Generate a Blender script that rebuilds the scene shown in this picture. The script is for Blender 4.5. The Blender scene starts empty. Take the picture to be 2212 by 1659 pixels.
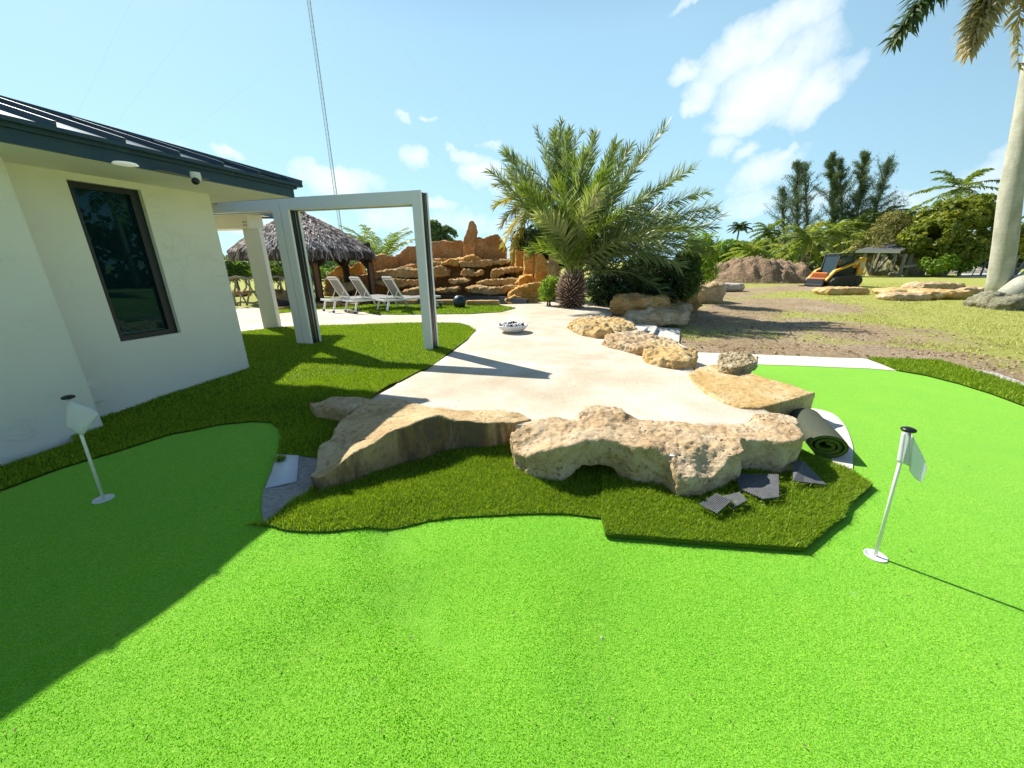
import bpy, bmesh, math, random
import numpy as np
from mathutils import Vector, Matrix, Euler, noise
from mathutils.geometry import delaunay_2d_cdt
R = math.radians
rng = np.random.default_rng(7)
random.seed(7)
scene = bpy.context.scene
COL = scene.collection

# ------------------------------------------------------------------ camera
CAMZ = 1.7
F = 805.0; W = 2212.0; H = 1659.0
cam = bpy.data.objects.new("camera", bpy.data.cameras.new("camera")); COL.objects.link(cam)
CM = Euler((R(90 - 18.0), 0, 0)).to_matrix() @ Matrix.Rotation(R(-0.5), 3, 'Z')
cam.matrix_world = Matrix.Translation((0, 0, CAMZ)) @ CM.to_4x4()
cam.data.sensor_width = 36; cam.data.lens = 36 * F / W
cam.data.clip_start = 0.05; cam.data.clip_end = 4000
scene.camera = cam

def ray(u, v):
    return CM @ Vector(((u - W / 2) / F, -(v - H / 2) / F, -1.0))
def gz(u, v, z=0.0):                      # where the sight line meets height z
    d = ray(u, v); t = (z - CAMZ) / d.z
    return Vector((d.x * t, d.y * t, z))
def at(u, v, Y):                          # where it meets depth Y
    d = ray(u, v); t = Y / d.y
    return Vector((d.x * t, Y, CAMZ + d.z * t))
def onpl(u, v, p, n):
    d = ray(u, v); o = Vector((0, 0, CAMZ))
    t = (Vector(p) - o).dot(n) / d.dot(n)
    return o + d * t

# ------------------------------------------------------------------ terrain height
HC = []
def hc(u, v, z):
    p = gz(u, v, z); HC.append((p.x, p.y, z))
for a in [(225,1082,.20),(0,1072,.20),(125,1022,.20),(300,965,.19),(469,930,.17),(560,920,.16),(603,940,.13),(600,988,.15),(570,1100,.20),(570,1145,.21),(650,1150,.20),(400,1290,.19),(0,1500,.22),(300,1600,.19),(0,1250,.22),(1050,969,.07),(1112,953,.12),(870,1010,.03),(780,1045,.07),
          (400,1080,.19),(200,1250,.21),(720,1160,0.18),(600,1300,.21),(900,1150,.06),(228,925,.22),(0,1015,.2),(380,835,.26),(540,793,.3),(460,815,.28),
          (620,850,.27),(700,840,.3),(720,790,.3),(800,850,.3),(690,915,.17),(650,940,.17),(850,760,.3),(640,740,.3),(690,1000,.12),(690,1062,.10),
          (900,820,.3),(1000,750,.3),(900,1010,0),(1100,1000,.05),(1300,1050,0),(1500,1100,0),(1700,1000,0),(1800,900,0),(1900,800,0),
          (1500,1400,0),(700,1500,.17),(1000,1300,.06),(2200,1000,0),(1600,770,0),(1530,700,0),(1560,640,0),(1700,700,0),(560,700,.3),(700,680,.3),(900,690,.3),
          (1100,680,.3),(1200,660,.3),(1250,700,.3),(1350,780,.29),(1100,850,.29),(1300,850,.29),(1400,860,.28)]:
    hc(*a)
HC += [(-10,8,.3),(-8,12,.3),(-4,12,.3),(0,13,.3),(-5,20,.3),(0,18,.3),(-9,5,.3),(-9,2,.2),(8,12,0),(7,16,0),(12,10,0),(10,5,0),(6,2,0),(10,20,0),(-14,20,.3),
       (0,-2,0),(4,-2,0),(-4,-2,.2),(5.2,12.5,.0),(6,9.5,0),(2.0,12,.3)]
for a in [(1345,700,0),(1385,692,0),(1400,720,0),(1440,712,0),(1450,745,0),(1420,690,0),(1330,690,.15),(1480,720,0)]: hc(*a)
for a in [(1290,700,.3),(1290,720,.29),(1290,680,.3)]: hc(*a)
HCa = np.array(HC)
def hgt(x, y):
    x = np.asarray(x, float); y = np.asarray(y, float)
    shp = x.shape; x = x.ravel(); y = y.ravel(); out = np.zeros_like(x)
    for s in range(0, len(x), 20000):
        dx = x[s:s+20000, None] - HCa[None, :, 0]; dy = y[s:s+20000, None] - HCa[None, :, 1]
        w = 1.0 / (dx * dx + dy * dy + 0.03) ** 2
        out[s:s+20000] = (w * HCa[None, :, 2]).sum(1) / w.sum(1)
    far = np.clip((np.hypot(x, y - 8) - 24) / 8, 0, 1)
    out *= (1 - far)
    return out.reshape(shp)
def h1(x, y): return float(hgt(np.array([x]), np.array([y]))[0])
def G(u, v):
    z = 0.1
    for _ in range(25):
        p = gz(u, v, z); z = .5 * z + .5 * h1(p.x, p.y)
    return gz(u, v, z)

# ------------------------------------------------------------------ materials
MATS = {}
def nt_new(name):
    m = bpy.data.materials.new(name); m.use_nodes = True
    nt = m.node_tree; nt.nodes.clear()
    out = nt.nodes.new('ShaderNodeOutputMaterial')
    b = nt.nodes.new('ShaderNodeBsdfPrincipled')
    nt.links.new(b.outputs[0], out.inputs[0])
    MATS[name] = m
    return m, nt, b, out
def N(nt, t, **kw):
    n = nt.nodes.new(t)
    for k, v in kw.items():
        if k.startswith('i_'):
            n.inputs[k[2:].replace('_', ' ')].default_value = v
        else: setattr(n, k, v)
    return n
def L(nt, a, b): nt.links.new(a, b)
def coords(nt, scale=(1, 1, 1), kind='Object', rot=(0,0,0)):
    t = N(nt, 'ShaderNodeTexCoord'); mp = N(nt, 'ShaderNodeMapping')
    mp.inputs['Scale'].default_value = scale; mp.inputs['Rotation'].default_value = rot
    L(nt, t.outputs[kind], mp.inputs[0]); return mp.outputs[0]
def noise_n(nt, vec, scale, detail=4, rough=.55, dist=0):
    n = N(nt, 'ShaderNodeTexNoise'); n.inputs['Scale'].default_value = scale
    n.inputs['Detail'].default_value = detail; n.inputs['Roughness'].default_value = rough
    n.inputs['Distortion'].default_value = dist
    L(nt, vec, n.inputs['Vector']); return n.outputs['Fac']
def ramp(nt, fac, stops, interp='LINEAR'):
    r = N(nt, 'ShaderNodeValToRGB'); cr = r.color_ramp; cr.interpolation = interp
    while len(cr.elements) < len(stops): cr.elements.new(.5)
    for e, (p, c) in zip(cr.elements, stops):
        e.position = p; e.color = (c, c, c, 1) if isinstance(c, (int, float)) else (*c, 1)
    L(nt, fac, r.inputs[0]); return r.outputs[0]
def mixc(nt, fac, a, b, mode='MIX'):
    m = N(nt, 'ShaderNodeMix', data_type='RGBA', blend_type=mode)
    for sock, val in ((m.inputs[0], fac), (m.inputs[6], a), (m.inputs[7], b)):
        if isinstance(val, (int, float)): sock.default_value = val
        elif isinstance(val, tuple): sock.default_value = (*val, 1)
        else: L(nt, val, sock)
    return m.outputs[2]
def math_n(nt, op, a, b=0.0, c=None, clamp=False):
    m = N(nt, 'ShaderNodeMath', operation=op, use_clamp=clamp)
    for i, v in enumerate((a, b, c)):
        if v is None: continue
        if isinstance(v, (int, float)): m.inputs[i].default_value = v
        else: L(nt, v, m.inputs[i])
    return m.outputs[0]
def bump(nt, b, h, strength, dist, prev=None):
    bn = N(nt, 'ShaderNodeBump'); bn.inputs['Strength'].default_value = strength
    bn.inputs['Distance'].default_value = dist; L(nt, h, bn.inputs['Height'])
    if prev: L(nt, prev, bn.inputs['Normal'])
    L(nt, bn.outputs[0], b.inputs['Normal']); return bn.outputs[0]

def simple(name, c, rough=.6, metal=0, c2=None, scale=8, bs=0, bscale=40, bd=.01, spec=.5, stretch=(1,1,1)):
    m, nt, b, o = nt_new(name)
    b.inputs['Roughness'].default_value = rough; b.inputs['Metallic'].default_value = metal
    b.inputs['Specular IOR Level'].default_value = spec
    co = coords(nt, stretch)
    c2 = c2 or tuple(x * .85 for x in c)
    n = noise_n(nt, co, scale, 6, .6)
    L(nt, ramp(nt, n, [(.3, c), (.7, c2)]), b.inputs['Base Color'])
    if bs: bump(nt, b, noise_n(nt, co, bscale, 4), bs, bd)
    return m
def leafmat(name, c1, c2, transl=.35, rough=.5, c3=None, spec=.4, scuff=0):
    m, nt, b, o = nt_new(name)
    a = N(nt, 'ShaderNodeAttribute', attribute_name='rnd')
    stops = [(0, c1), (1, c2)] if c3 is None else [(0, c1), (.6, c2), (1, c3)]
    c = ramp(nt, a.outputs['Fac'], stops)
    if scuff:                                   # rubbed, whitened patches and slow changes of pile direction
        co = coords(nt); s1 = noise_n(nt, coords(nt, (1.3, 1, 1)), 3.4, 9, .74, .7); s2 = noise_n(nt, co, .8, 3)
        c = mixc(nt, ramp(nt, s2, [(.42, .28), (.58, 0.0)]), c, c2)
        c = mixc(nt, ramp(nt, s1, [(.63, 0.0), (.72, scuff)]), c, (.62, .80, .40))
    L(nt, c, b.inputs['Base Color']); b.inputs['Roughness'].default_value = rough
    b.inputs['Specular IOR Level'].default_value = spec
    t = N(nt, 'ShaderNodeBsdfTranslucent'); L(nt, mixc(nt, 1.0, c, (1.5, 1.5, .8), 'MULTIPLY'), t.inputs[0])
    mx = N(nt, 'ShaderNodeMixShader'); mx.inputs[0].default_value = transl
    L(nt, b.outputs[0], mx.inputs[1]); L(nt, t.outputs[0], mx.inputs[2]); L(nt, mx.outputs[0], o.inputs[0])
    return m
def rockmat(name, c1, c2, c3, dark=.35, pit=1.0, sc=1.0, stain_shade=0.0):
    m, nt, b, o = nt_new(name)
    co = coords(nt)
    n1 = noise_n(nt, co, 2.6 * sc, 8, .62, .4)
    base = ramp(nt, n1, [(.34, c1), (.5, c2), (.66, c3)])
    n2 = noise_n(nt, co, 19 * sc, 8, .7)
    base = mixc(nt, ramp(nt, n2, [(.36, .7), (.5, 0.0)]), base, tuple(x * .62 for x in c1))
    v = N(nt, 'ShaderNodeTexVoronoi'); v.inputs['Scale'].default_value = 26 * sc
    wv = N(nt, 'ShaderNodeMix', data_type='VECTOR'); wv.inputs[0].default_value = .06
    nn = N(nt, 'ShaderNodeTexNoise'); nn.inputs['Scale'].default_value = 9 * sc; L(nt, co, nn.inputs['Vector'])
    L(nt, co, wv.inputs[4]); L(nt, nn.outputs['Color'], wv.inputs[5]); L(nt, wv.outputs[1], v.inputs['Vector'])
    pitm = ramp(nt, v.outputs['Distance'], [(.06, 0.0), (.30, 1.0)])
    nm = ramp(nt, noise_n(nt, co, 4.5 * sc, 3), [(.47, 0.0), (.68, 1.0)])
    pits = math_n(nt, 'MULTIPLY', math_n(nt, 'SUBTRACT', 1.0, pitm), nm)
    base = mixc(nt, math_n(nt, 'MULTIPLY', pits, dark * pit * .55), base, (.12, .07, .035))
    if stain_shade > 0:
        cs = coords(nt, (3.2, 3.2, .7))
        s = ramp(nt, noise_n(nt, cs, 1.6, 5, .6, .3), [(.44, 0.0), (.56, 1.0)])
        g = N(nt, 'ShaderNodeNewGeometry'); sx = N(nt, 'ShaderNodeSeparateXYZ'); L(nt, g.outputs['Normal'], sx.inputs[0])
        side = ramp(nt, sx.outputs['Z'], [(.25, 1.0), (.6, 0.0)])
        base = mixc(nt, math_n(nt, 'MULTIPLY', math_n(nt, 'MULTIPLY', s, side), stain_shade), base, (.045, .04, .035))
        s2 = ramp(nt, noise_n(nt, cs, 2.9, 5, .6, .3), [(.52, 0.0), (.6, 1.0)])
        base = mixc(nt, math_n(nt, 'MULTIPLY', math_n(nt, 'MULTIPLY', s2, side), stain_shade * .9), base, (.22, .12, .02))
        base = mixc(nt, math_n(nt, 'MULTIPLY', side, .45), base, (.30, .21, .12))  # steep faces browned all over, shade put into the colour beside the stains
    L(nt, base, b.inputs['Base Color']); b.inputs['Roughness'].default_value = .92; b.inputs['Specular IOR Level'].default_value = .2
    hsum = math_n(nt, 'ADD', math_n(nt, 'MULTIPLY', noise_n(nt, co, 30 * sc, 8, .7), .6), noise_n(nt, co, 7 * sc, 6))
    hsum = math_n(nt, 'SUBTRACT', hsum, math_n(nt, 'MULTIPLY', pits, .9 * pit))
    bump(nt, b, hsum, 1.0, .022 / sc)
    return m

# ------------------------------------------------------------------ objects
def props(o, label=None, cat=None, group=None, kind=None):
    if label: o['label'] = label
    if cat: o['category'] = cat
    if group: o['group'] = group
    if kind: o['kind'] = kind
    return o
def emp(name, label, cat, loc=(0, 0, 0), rz=0, group=None):
    o = bpy.data.objects.new(name, None); COL.objects.link(o); o.empty_display_size = .2
    o.location = loc; o.rotation_euler = (0, 0, rz); return props(o, label, cat, group)
def link_mesh(name, me, mat, parent=None, local=False, smooth=False, **kw):
    """top-level mesh: origin moved to its base; child: world coords made relative to parent unless local"""
    n = len(me.vertices)
    if isinstance(mat, str): mat = MATS[mat]
    me.materials.append(mat)
    if smooth:
        me.polygons.foreach_set('use_smooth', np.ones(len(me.polygons), bool))
    o = bpy.data.objects.new(name, me); COL.objects.link(o)
    co = np.empty(n * 3); me.vertices.foreach_get('co', co); co = co.reshape(-1, 3)
    if parent is not None:
        o.parent = parent
        if not local:
            q = parent; off = np.zeros(3)
            while q is not None: off += np.array(q.location); q = q.parent
            co = co - off
    elif not local:
        off = np.array([co[:, 0].mean(), co[:, 1].mean(), co[:, 2].min()])
        co = co - off; o.location = off
    me.vertices.foreach_set('co', co.ravel()); me.update()
    return props(o, **kw)
class MB:
    def __init__(s): s.v = []; s.f = []
    def add(s, vs, fs):
        k = len(s.v); s.v += [tuple(p) for p in vs]; s.f += [tuple(i + k for i in f) for f in fs]; return s
    def box(s, c, size, rz=0, M=None, taper=1.0):
        x, y, z = (a / 2 for a in size)
        vs = [Vector(p) for p in [(-x,-y,-z),(x,-y,-z),(x,y,-z),(-x,y,-z),(-x*taper,-y*taper,z),(x*taper,-y*taper,z),(x*taper,y*taper,z),(-x*taper,y*taper,z)]]
        m = M if M else Matrix.Rotation(rz, 3, 'Z')
        return s.add([m @ p + Vector(c) for p in vs], [(0,3,2,1),(4,5,6,7),(0,1,5,4),(1,2,6,5),(2,3,7,6),(3,0,4,7)])
    def tube(s, pts, r, n=8, cap=True, flat=1.0):
        pts = [Vector(p) for p in pts]; rs = r if isinstance(r, (list, tuple)) else [r] * len(pts)
        rings = []
        up = Vector((0, 0, 1))
        for i, p in enumerate(pts):
            d = (pts[min(i + 1, len(pts) - 1)] - pts[max(i - 1, 0)]).normalized()
            a = d.cross(up if abs(d.z) < .95 else Vector((0, 1, 0))).normalized(); b = a.cross(d).normalized()
            rings.append([p + (a * math.cos(t) + b * math.sin(t) * flat) * rs[i] for t in [2 * math.pi * k / n for k in range(n)]])
        k = len(s.v); 
        for rg in rings: s.v += [tuple(p) for p in rg]
        for i in range(len(rings) - 1):
            for j in range(n):
                s.f.append((k + i*n + j, k + i*n + (j+1) % n, k + (i+1)*n + (j+1) % n, k + (i+1)*n + j))
        if cap:
            s.f.append(tuple(k + j for j in range(n))[::-1]); s.f.append(tuple(k + (len(rings)-1)*n + j for j in range(n)))
        return s
    def beam(s, a, b, w, h, up=(0, 0, 1)):
        a = Vector(a); b = Vector(b); d = (b - a); Ln = d.length; d.normalize()
        upv = Vector(up); x = d.cross(upv)
        if x.length < 1e-4: x = d.cross(Vector((0, 1, 0)))
        x.normalize(); y = x.cross(d).normalized()
        vs = [p + x * sx * w / 2 + y * sy * h / 2 for p in (a, b) for sx, sy in ((-1,-1),(1,-1),(1,1),(-1,1))]
        return s.add(vs, [(0,1,2,3)[::-1],(4,5,6,7),(0,1,5,4),(1,2,6,5),(2,3,7,6),(3,0,4,7)])
    def lathe(s, prof, c=(0, 0, 0), n=24, lobes=0, amp=0, cap=False):
        k = len(s.v)
        for (r, z) in prof:
            for j in range(n):
                t = 2 * math.pi * j / n; rr = r * (1 + (amp * abs(math.sin(lobes * t / 2)) if lobes else 0))
                s.v.append((c[0] + rr * math.cos(t), c[1] + rr * math.sin(t), c[2] + z))
        for i in range(len(prof) - 1):
            for j in range(n):
                s.f.append((k + i*n + j, k + i*n + (j+1) % n, k + (i+1)*n + (j+1) % n, k + (i+1)*n + j))
        if cap: s.f.append(tuple(k + j for j in range(n))[::-1]); s.f.append(tuple(k + (len(prof)-1)*n + j for j in range(n)))
        return s
    def prism(s, pts, z0, z1):
        n = len(pts); k = len(s.v)
        s.v += [(p[0], p[1], z0) for p in pts] + [(p[0], p[1], z1) for p in pts]
        s.f.append(tuple(k + i for i in range(n))[::-1]); s.f.append(tuple(k + n + i for i in range(n)))
        for i in range(n): s.f.append((k + i, k + (i+1) % n, k + n + (i+1) % n, k + n + i))
        return s
    def mesh(s, name='m'):
        me = bpy.data.meshes.new(name); me.from_pydata(s.v, [], s.f); me.update()
        bm = bmesh.new(); bm.from_mesh(me); bmesh.ops.recalc_face_normals(bm, faces=bm.faces); bm.to_mesh(me); bm.free()
        return me
    def build(s, name, mat, parent=None, local=False, smooth=False, bevel=0, seg=2, **kw):
        o = link_mesh(name, s.mesh(name), mat, parent, local, smooth, **kw)
        if bevel:
            b = o.modifiers.new('bevel', 'BEVEL'); b.width = bevel; b.segments = seg; b.limit_method = 'ANGLE'; b.angle_limit = R(40)
        return o
def np_mesh(name, V, T=None, Q=None, rnd=None):
    me = bpy.data.meshes.new(name)
    V = np.asarray(V, np.float32); me.vertices.add(len(V)); me.vertices.foreach_set('co', V.ravel())
    idx = []; tot = []
    if Q is not None and len(Q): idx.append(np.asarray(Q, np.int32).ravel()); tot.append(np.full(len(Q), 4, np.int32))
    if T is not None and len(T): idx.append(np.asarray(T, np.int32).ravel()); tot.append(np.full(len(T), 3, np.int32))
    idx = np.concatenate(idx); tot = np.concatenate(tot)
    me.loops.add(len(idx)); me.loops.foreach_set('vertex_index', idx)
    st = np.concatenate([[0], np.cumsum(tot)[:-1]]).astype(np.int32)
    me.polygons.add(len(tot)); me.polygons.foreach_set('loop_start', st); me.polygons.foreach_set('loop_total', tot)
    me.update(calc_edges=True)
    if rnd is not None:
        a = me.attributes.new('rnd', 'FLOAT', 'POINT'); a.data.foreach_set('value', np.asarray(rnd, np.float32))
    return me
def inpoly(x, y, poly):
    c = np.zeros(len(x), bool); n = len(poly)
    for i in range(n):
        x0, y0 = poly[i][0], poly[i][1]; x1, y1 = poly[(i+1) % n][0], poly[(i+1) % n][1]
        if y0 == y1: continue
        t = ((y0 > y) != (y1 > y)) & (x < (x1 - x0) * (y - y0) / (y1 - y0) + x0)
        c ^= t
    return c
def smooth_poly(pts, k=4):
    out = []; n = len(pts)
    for i in range(n):
        p0, p1, p2, p3 = (Vector(pts[(i + j) % n][:2]) for j in (-1, 0, 1, 2))
        for s in range(k):
            t = s / k
            out.append(.5 * ((2*p1) + (-p0+p2)*t + (2*p0-5*p1+4*p2-p3)*t*t + (-p0+3*p1-3*p2+p3)*t**3))
    return out
def densify(pts, step, closed=True):
    out = []; n = len(pts)
    for i in range(n if closed else n - 1):
        a = Vector(pts[i][:2]); b = Vector(pts[(i+1) % n][:2]); k = max(1, int((b - a).length / step))
        for j in range(k): out.append(a.lerp(b, j / k))
    return out
def cdt(poly, step, jitter=.25):
    b = densify(poly, step)
    xs = np.array([p[0] for p in b]); ys = np.array([p[1] for p in b])
    gx, gy = np.meshgrid(np.arange(xs.min() + step/2, xs.max(), step), np.arange(ys.min() + step/2, ys.max(), step))
    gx = gx.ravel() + rng.uniform(-jitter, jitter, gx.size) * step; gy = gy.ravel() + rng.uniform(-jitter, jitter, gy.size) * step
    ok = inpoly(gx, gy, b); gx = gx[ok]; gy = gy[ok]
    bx = np.stack([xs, ys], 1)
    keep = np.ones(len(gx), bool)
    for s in range(0, len(gx), 4000):
        d = ((gx[s:s+4000, None] - bx[None, :, 0])**2 + (gy[s:s+4000, None] - bx[None, :, 1])**2).min(1)
        keep[s:s+4000] = d > (step * .45)**2
    pts = [Vector(p) for p in b] + [Vector((float(a), float(c))) for a, c in zip(gx[keep], gy[keep])]
    nb = len(b)
    r = delaunay_2d_cdt(pts, [(i, (i+1) % nb) for i in range(nb)], [], 1, 1e-5)
    return r[0], r[2]
def drape(name, poly, zoff, mat, step=.15, thick=0, zmin=None, hf=None, **kw):
    vs, fs = cdt(poly, step)
    x = np.array([p[0] for p in vs]); y = np.array([p[1] for p in vs])
    z = (hgt(x, y) if hf is None else hf(x, y)) + zoff
    if zmin is not None: z = np.maximum(z, zmin)
    V = np.stack([x, y, z], 1); T = [f for f in fs if len(f) == 3]
    T = np.array(T)
    a, b_, c = V[T[:, 0]], V[T[:, 1]], V[T[:, 2]]
    nz = (b_[:, 0]-a[:, 0])*(c[:, 1]-a[:, 1]) - (b_[:, 1]-a[:, 1])*(c[:, 0]-a[:, 0])
    T[nz < 0] = T[nz < 0][:, ::-1]
    me = np_mesh(name, V, T=T)
    if thick:
        bm = bmesh.new(); bm.from_mesh(me)
        be = [e for e in bm.edges if e.is_boundary]
        g = bmesh.ops.extrude_edge_only(bm, edges=be)
        for v in g['geom']:
            if isinstance(v, bmesh.types.BMVert): v.co.z -= thick
        bmesh.ops.recalc_face_normals(bm, faces=bm.faces)
        bm.to_mesh(me); bm.free()
    return link_mesh(name, me, mat, smooth=not thick, **kw)
def P2(lst): return [G(u, v).to_2d() for u, v in lst]

def blades(name, poly, dens, h, w, mat, zoff=0, hf=None, lean=.5, parent=None, mask=None, nmax=None, hvar=.4, **kw):
    xs = np.array([p[0] for p in poly]); ys = np.array([p[1] for p in poly])
    area = (xs.max()-xs.min())*(ys.max()-ys.min()); n = int(area * dens)
    x = rng.uniform(xs.min(), xs.max(), n); y = rng.uniform(ys.min(), ys.max(), n)
    ok = inpoly(x, y, poly); x = x[ok]; y = y[ok]
    if mask is not None: ok = mask(x, y); x = x[ok]; y = y[ok]
    n = len(x); z = (hgt(x, y) if hf is None else hf(x, y)) + zoff
    return blade_pts(name, x, y, z, h, w, mat, lean, parent, hvar, **kw)
def blade_pts(name, x, y, z, h, w, mat, lean=.5, parent=None, hvar=.4, smoothn=None, **kw):
    n = len(x)
    th = rng.uniform(0, 2*np.pi, n); hh = h * rng.uniform(1-hvar, 1+hvar, n); ln = rng.uniform(.2, 1, n) * lean * hh
    la = rng.uniform(0, 2*np.pi, n); lx = np.cos(la)*ln; ly = np.sin(la)*ln
    wx = np.cos(th)*w/2; wy = np.sin(th)*w/2; ww = rng.uniform(.7, 1.3, n); wx *= ww; wy *= ww
    b1 = np.stack([x-wx, y-wy, z], 1); b2 = np.stack([x+wx, y+wy, z], 1)
    m = np.stack([x+lx*.35, y+ly*.35, z+hh*.6], 1); d = np.stack([wx*.8, wy*.8, 0*wx], 1)
    tip = np.stack([x+lx, y+ly, z+hh*.98], 1)
    V = np.stack([b1, b2, m+d, m-d, tip], 1).reshape(-1, 3)
    k = np.arange(n)*5
    Q = np.stack([k, k+1, k+2, k+3], 1); T = np.stack([k+3, k+2, k+4], 1)
    r = np.repeat(rng.uniform(0, 1, n), 5)
    return link_mesh(name, np_mesh(name, V, T=T, Q=Q, rnd=r), mat, parent, **kw)

# ------------------------------------------------------------------ rocks
def finish_rock(me, voxel, smooth, amp, freq, seed=0, fine=.25, sharp=0, pit=0, pitf=26):
    o = bpy.data.objects.new('tmp', me); COL.objects.link(o)
    m = o.modifiers.new('r', 'REMESH'); m.mode = 'VOXEL'; m.voxel_size = voxel
    if smooth:
        s = o.modifiers.new('s', 'SMOOTH'); s.factor = .5; s.iterations = smooth
    dg = bpy.context.evaluated_depsgraph_get(); ev = o.evaluated_get(dg)
    out = bpy.data.meshes.new_from_object(ev); bpy.data.objects.remove(o)
    n = len(out.vertices); co = np.empty(n*3, np.float32); no = np.empty(n*3, np.float32)
    out.vertices.foreach_get('co', co); out.vertex_normals.foreach_get('vector', no)
    co = co.reshape(-1, 3); no = no.reshape(-1, 3)
    d = np.empty(n, np.float32); off = Vector((seed*3.1, seed*1.7, seed*.9))
    for i in range(n):
        p = Vector(co[i].tolist()) + off
        a = noise.fractal(p*freq, .8, 2.1, 4)
        b = noise.fractal(p*freq*5.1, .9, 2.1, 3)
        r = 1 - 2*abs(noise.noise(p*freq*1.7))
        d[i] = amp*(a*.8 + fine*b + sharp*(r-.4))
        if pit:
            q1 = noise.noise(p*pitf); q2 = noise.noise(p*pitf*2.3 + Vector((9, 9, 9))); mk = min(1, max(0, noise.noise(p*2.2) + .55))
            d[i] -= pit*mk*(max(0, q1 - .18)*1.6 + max(0, q2 - .22))
    co = co + no*d[:, None]
    out.vertices.foreach_set('co', co.ravel()); out.update()
    return out
def idw(ctrl, x, y, p=1.5):
    c = np.array(ctrl)
    w = 1/(((x[:, None]-c[None, :, 0])**2 + (y[:, None]-c[None, :, 1])**2 + .0008)**p)
    return (w*c[None, :, 2]).sum(1)/w.sum(1)
def slab_mesh(outline, ztop, zbot, step=.06, extra=None):
    """closed prism: outline world xy; ztop / zbot: lists of (x,y,z) controls or numbers"""
    vs, fs = cdt(outline, step)
    x = np.array([p[0] for p in vs]); y = np.array([p[1] for p in vs]); n = len(x)
    zt = idw(ztop, x, y) if isinstance(ztop, list) else np.full(n, ztop)
    zb = idw(zbot, x, y) if isinstance(zbot, list) else np.full(n, zbot)
    zt = np.maximum(zt, zb + .02)
    V = [(x[i], y[i], zt[i]) for i in range(n)] + [(x[i], y[i], zb[i]) for i in range(n)]
    Fc = []; ec = {}
    for f in fs:
        f = list(f)
        a, b, c = (vs[i] for i in f[:3])
        if (b[0]-a[0])*(c[1]-a[1]) - (b[1]-a[1])*(c[0]-a[0]) < 0: f.reverse()
        Fc.append(tuple(f)); Fc.append(tuple(i + n for i in reversed(f)))
        for i in range(len(f)):
            e = (f[i], f[(i+1) % len(f)]); ec[e] = 1
    for (a, b) in ec:
        if (b, a) not in ec: Fc.append((b, a, a + n, b + n))
    me = bpy.data.meshes.new('s'); 
    mb = MB(); mb.add(V, Fc)
    if extra:
        for (c, r, sc) in extra:
            bm = bmesh.new(); bmesh.ops.create_icosphere(bm, subdivisions=3, radius=r)
            mb.add([(v.co.x*sc[0]+c[0], v.co.y*sc[1]+c[1], v.co.z*sc[2]+c[2]) for v in bm.verts], [tuple(v.index for v in f.verts) for f in bm.faces]); bm.free()
    me.from_pydata(mb.v, [], mb.f); me.update(); return me
def boulder(name, sil, top, mat, voxel=.02, smooth=4, amp=.02, freq=3, zbot=0.0, seed=1, extra=None, fine=.25, sharp=0, parent=None, pit=0, **kw):
    """sil: silhouette pixels with height (u,v,z); top: pixel controls (u,v,z) of the top surface"""
    ol = [gz(*p).to_2d() for p in sil]
    tc = [tuple(gz(*p)) for p in top] if isinstance(top, list) else top
    zb = [tuple(gz(*p)) for p in zbot] if isinstance(zbot, list) else zbot
    me = slab_mesh(ol, tc, zb, extra=extra)
    me = finish_rock(me, voxel, smooth, amp, freq, seed, fine, sharp, pit)
    return link_mesh(name, me, mat, parent, smooth=True, **kw)
def vslab(name, px, Y, th, mat, voxel=.05, smooth=3, amp=.05, freq=1.6, seed=1, dY=0, zb=None, fine=.25, sharp=0, parent=None, **kw):
    """upright slab: outline drawn at depth Y, real thickness th"""
    pts = [at(u, v, Y) for u, v in px]
    n = len(pts); V = [(p.x, p.y, p.z if zb is None else max(p.z, zb)) for p in pts]
    vs, fs = [(p[0], p[1] + th, p[2]) for p in V], []
    mb = MB(); mb.v = V + vs
    mb.f = [tuple(range(n)), tuple(range(2*n-1, n-1, -1))] + [(i, i + n, (i+1) % n + n, (i+1) % n) for i in range(n)]
    me = mb.mesh('vs')
    bm = bmesh.new(); bm.from_mesh(me); bmesh.ops.triangulate(bm, faces=bm.faces); bm.to_mesh(me); bm.free()
    me = finish_rock(me, voxel, smooth, amp, freq, seed, fine, sharp)
    return link_mesh(name, me, mat, parent, smooth=True, **kw)
def blob_rock(name, c, size, mat, rz=0, seed=1, voxel=None, amp=.12, freq=None, parent=None, sharp=.3, boxy=.55, local=False, **kw):
    bm = bmesh.new(); bmesh.ops.create_icosphere(bm, subdivisions=5, radius=1)
    Mz = Matrix.Rotation(rz, 3, 'Z'); s = Vector(size)*.5; sm = min(size)
    fr = freq or 1.6/ (sum(size)/3)
    for v in bm.verts:
        p = v.co.copy()
        m = max(abs(p.x), abs(p.y), abs(p.z)); q = p.lerp(p/m, boxy)
        w = Vector((q.x*s.x, q.y*s.y, q.z*s.z)); o = Vector((seed*7.3, seed*2.9, seed*5.1))
        a = noise.fractal((w + o)*fr*1.2, .8, 2, 4); rr = 1 - 2*abs(noise.noise((w + o)*fr*1.6))
        st = noise.noise(Vector((o.x, o.y, (w.z + .25*noise.noise((w + o)*fr*.8))*9/max(.25, size[2]) + seed)))
        f2 = noise.fractal((w + o)*fr*6.5, .75, 2.1, 4)
        w += p*sm*amp*(a*1.3 + sharp*(rr - .3) + .38*f2) + Vector((p.x, p.y, 0))*sm*amp*.55*st
        v.co = Mz @ w + Vector(c)
    me = bpy.data.meshes.new(name); bm.to_mesh(me); bm.free()
    return link_mesh(name, me, mat, parent, local, smooth=True, **kw)
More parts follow.
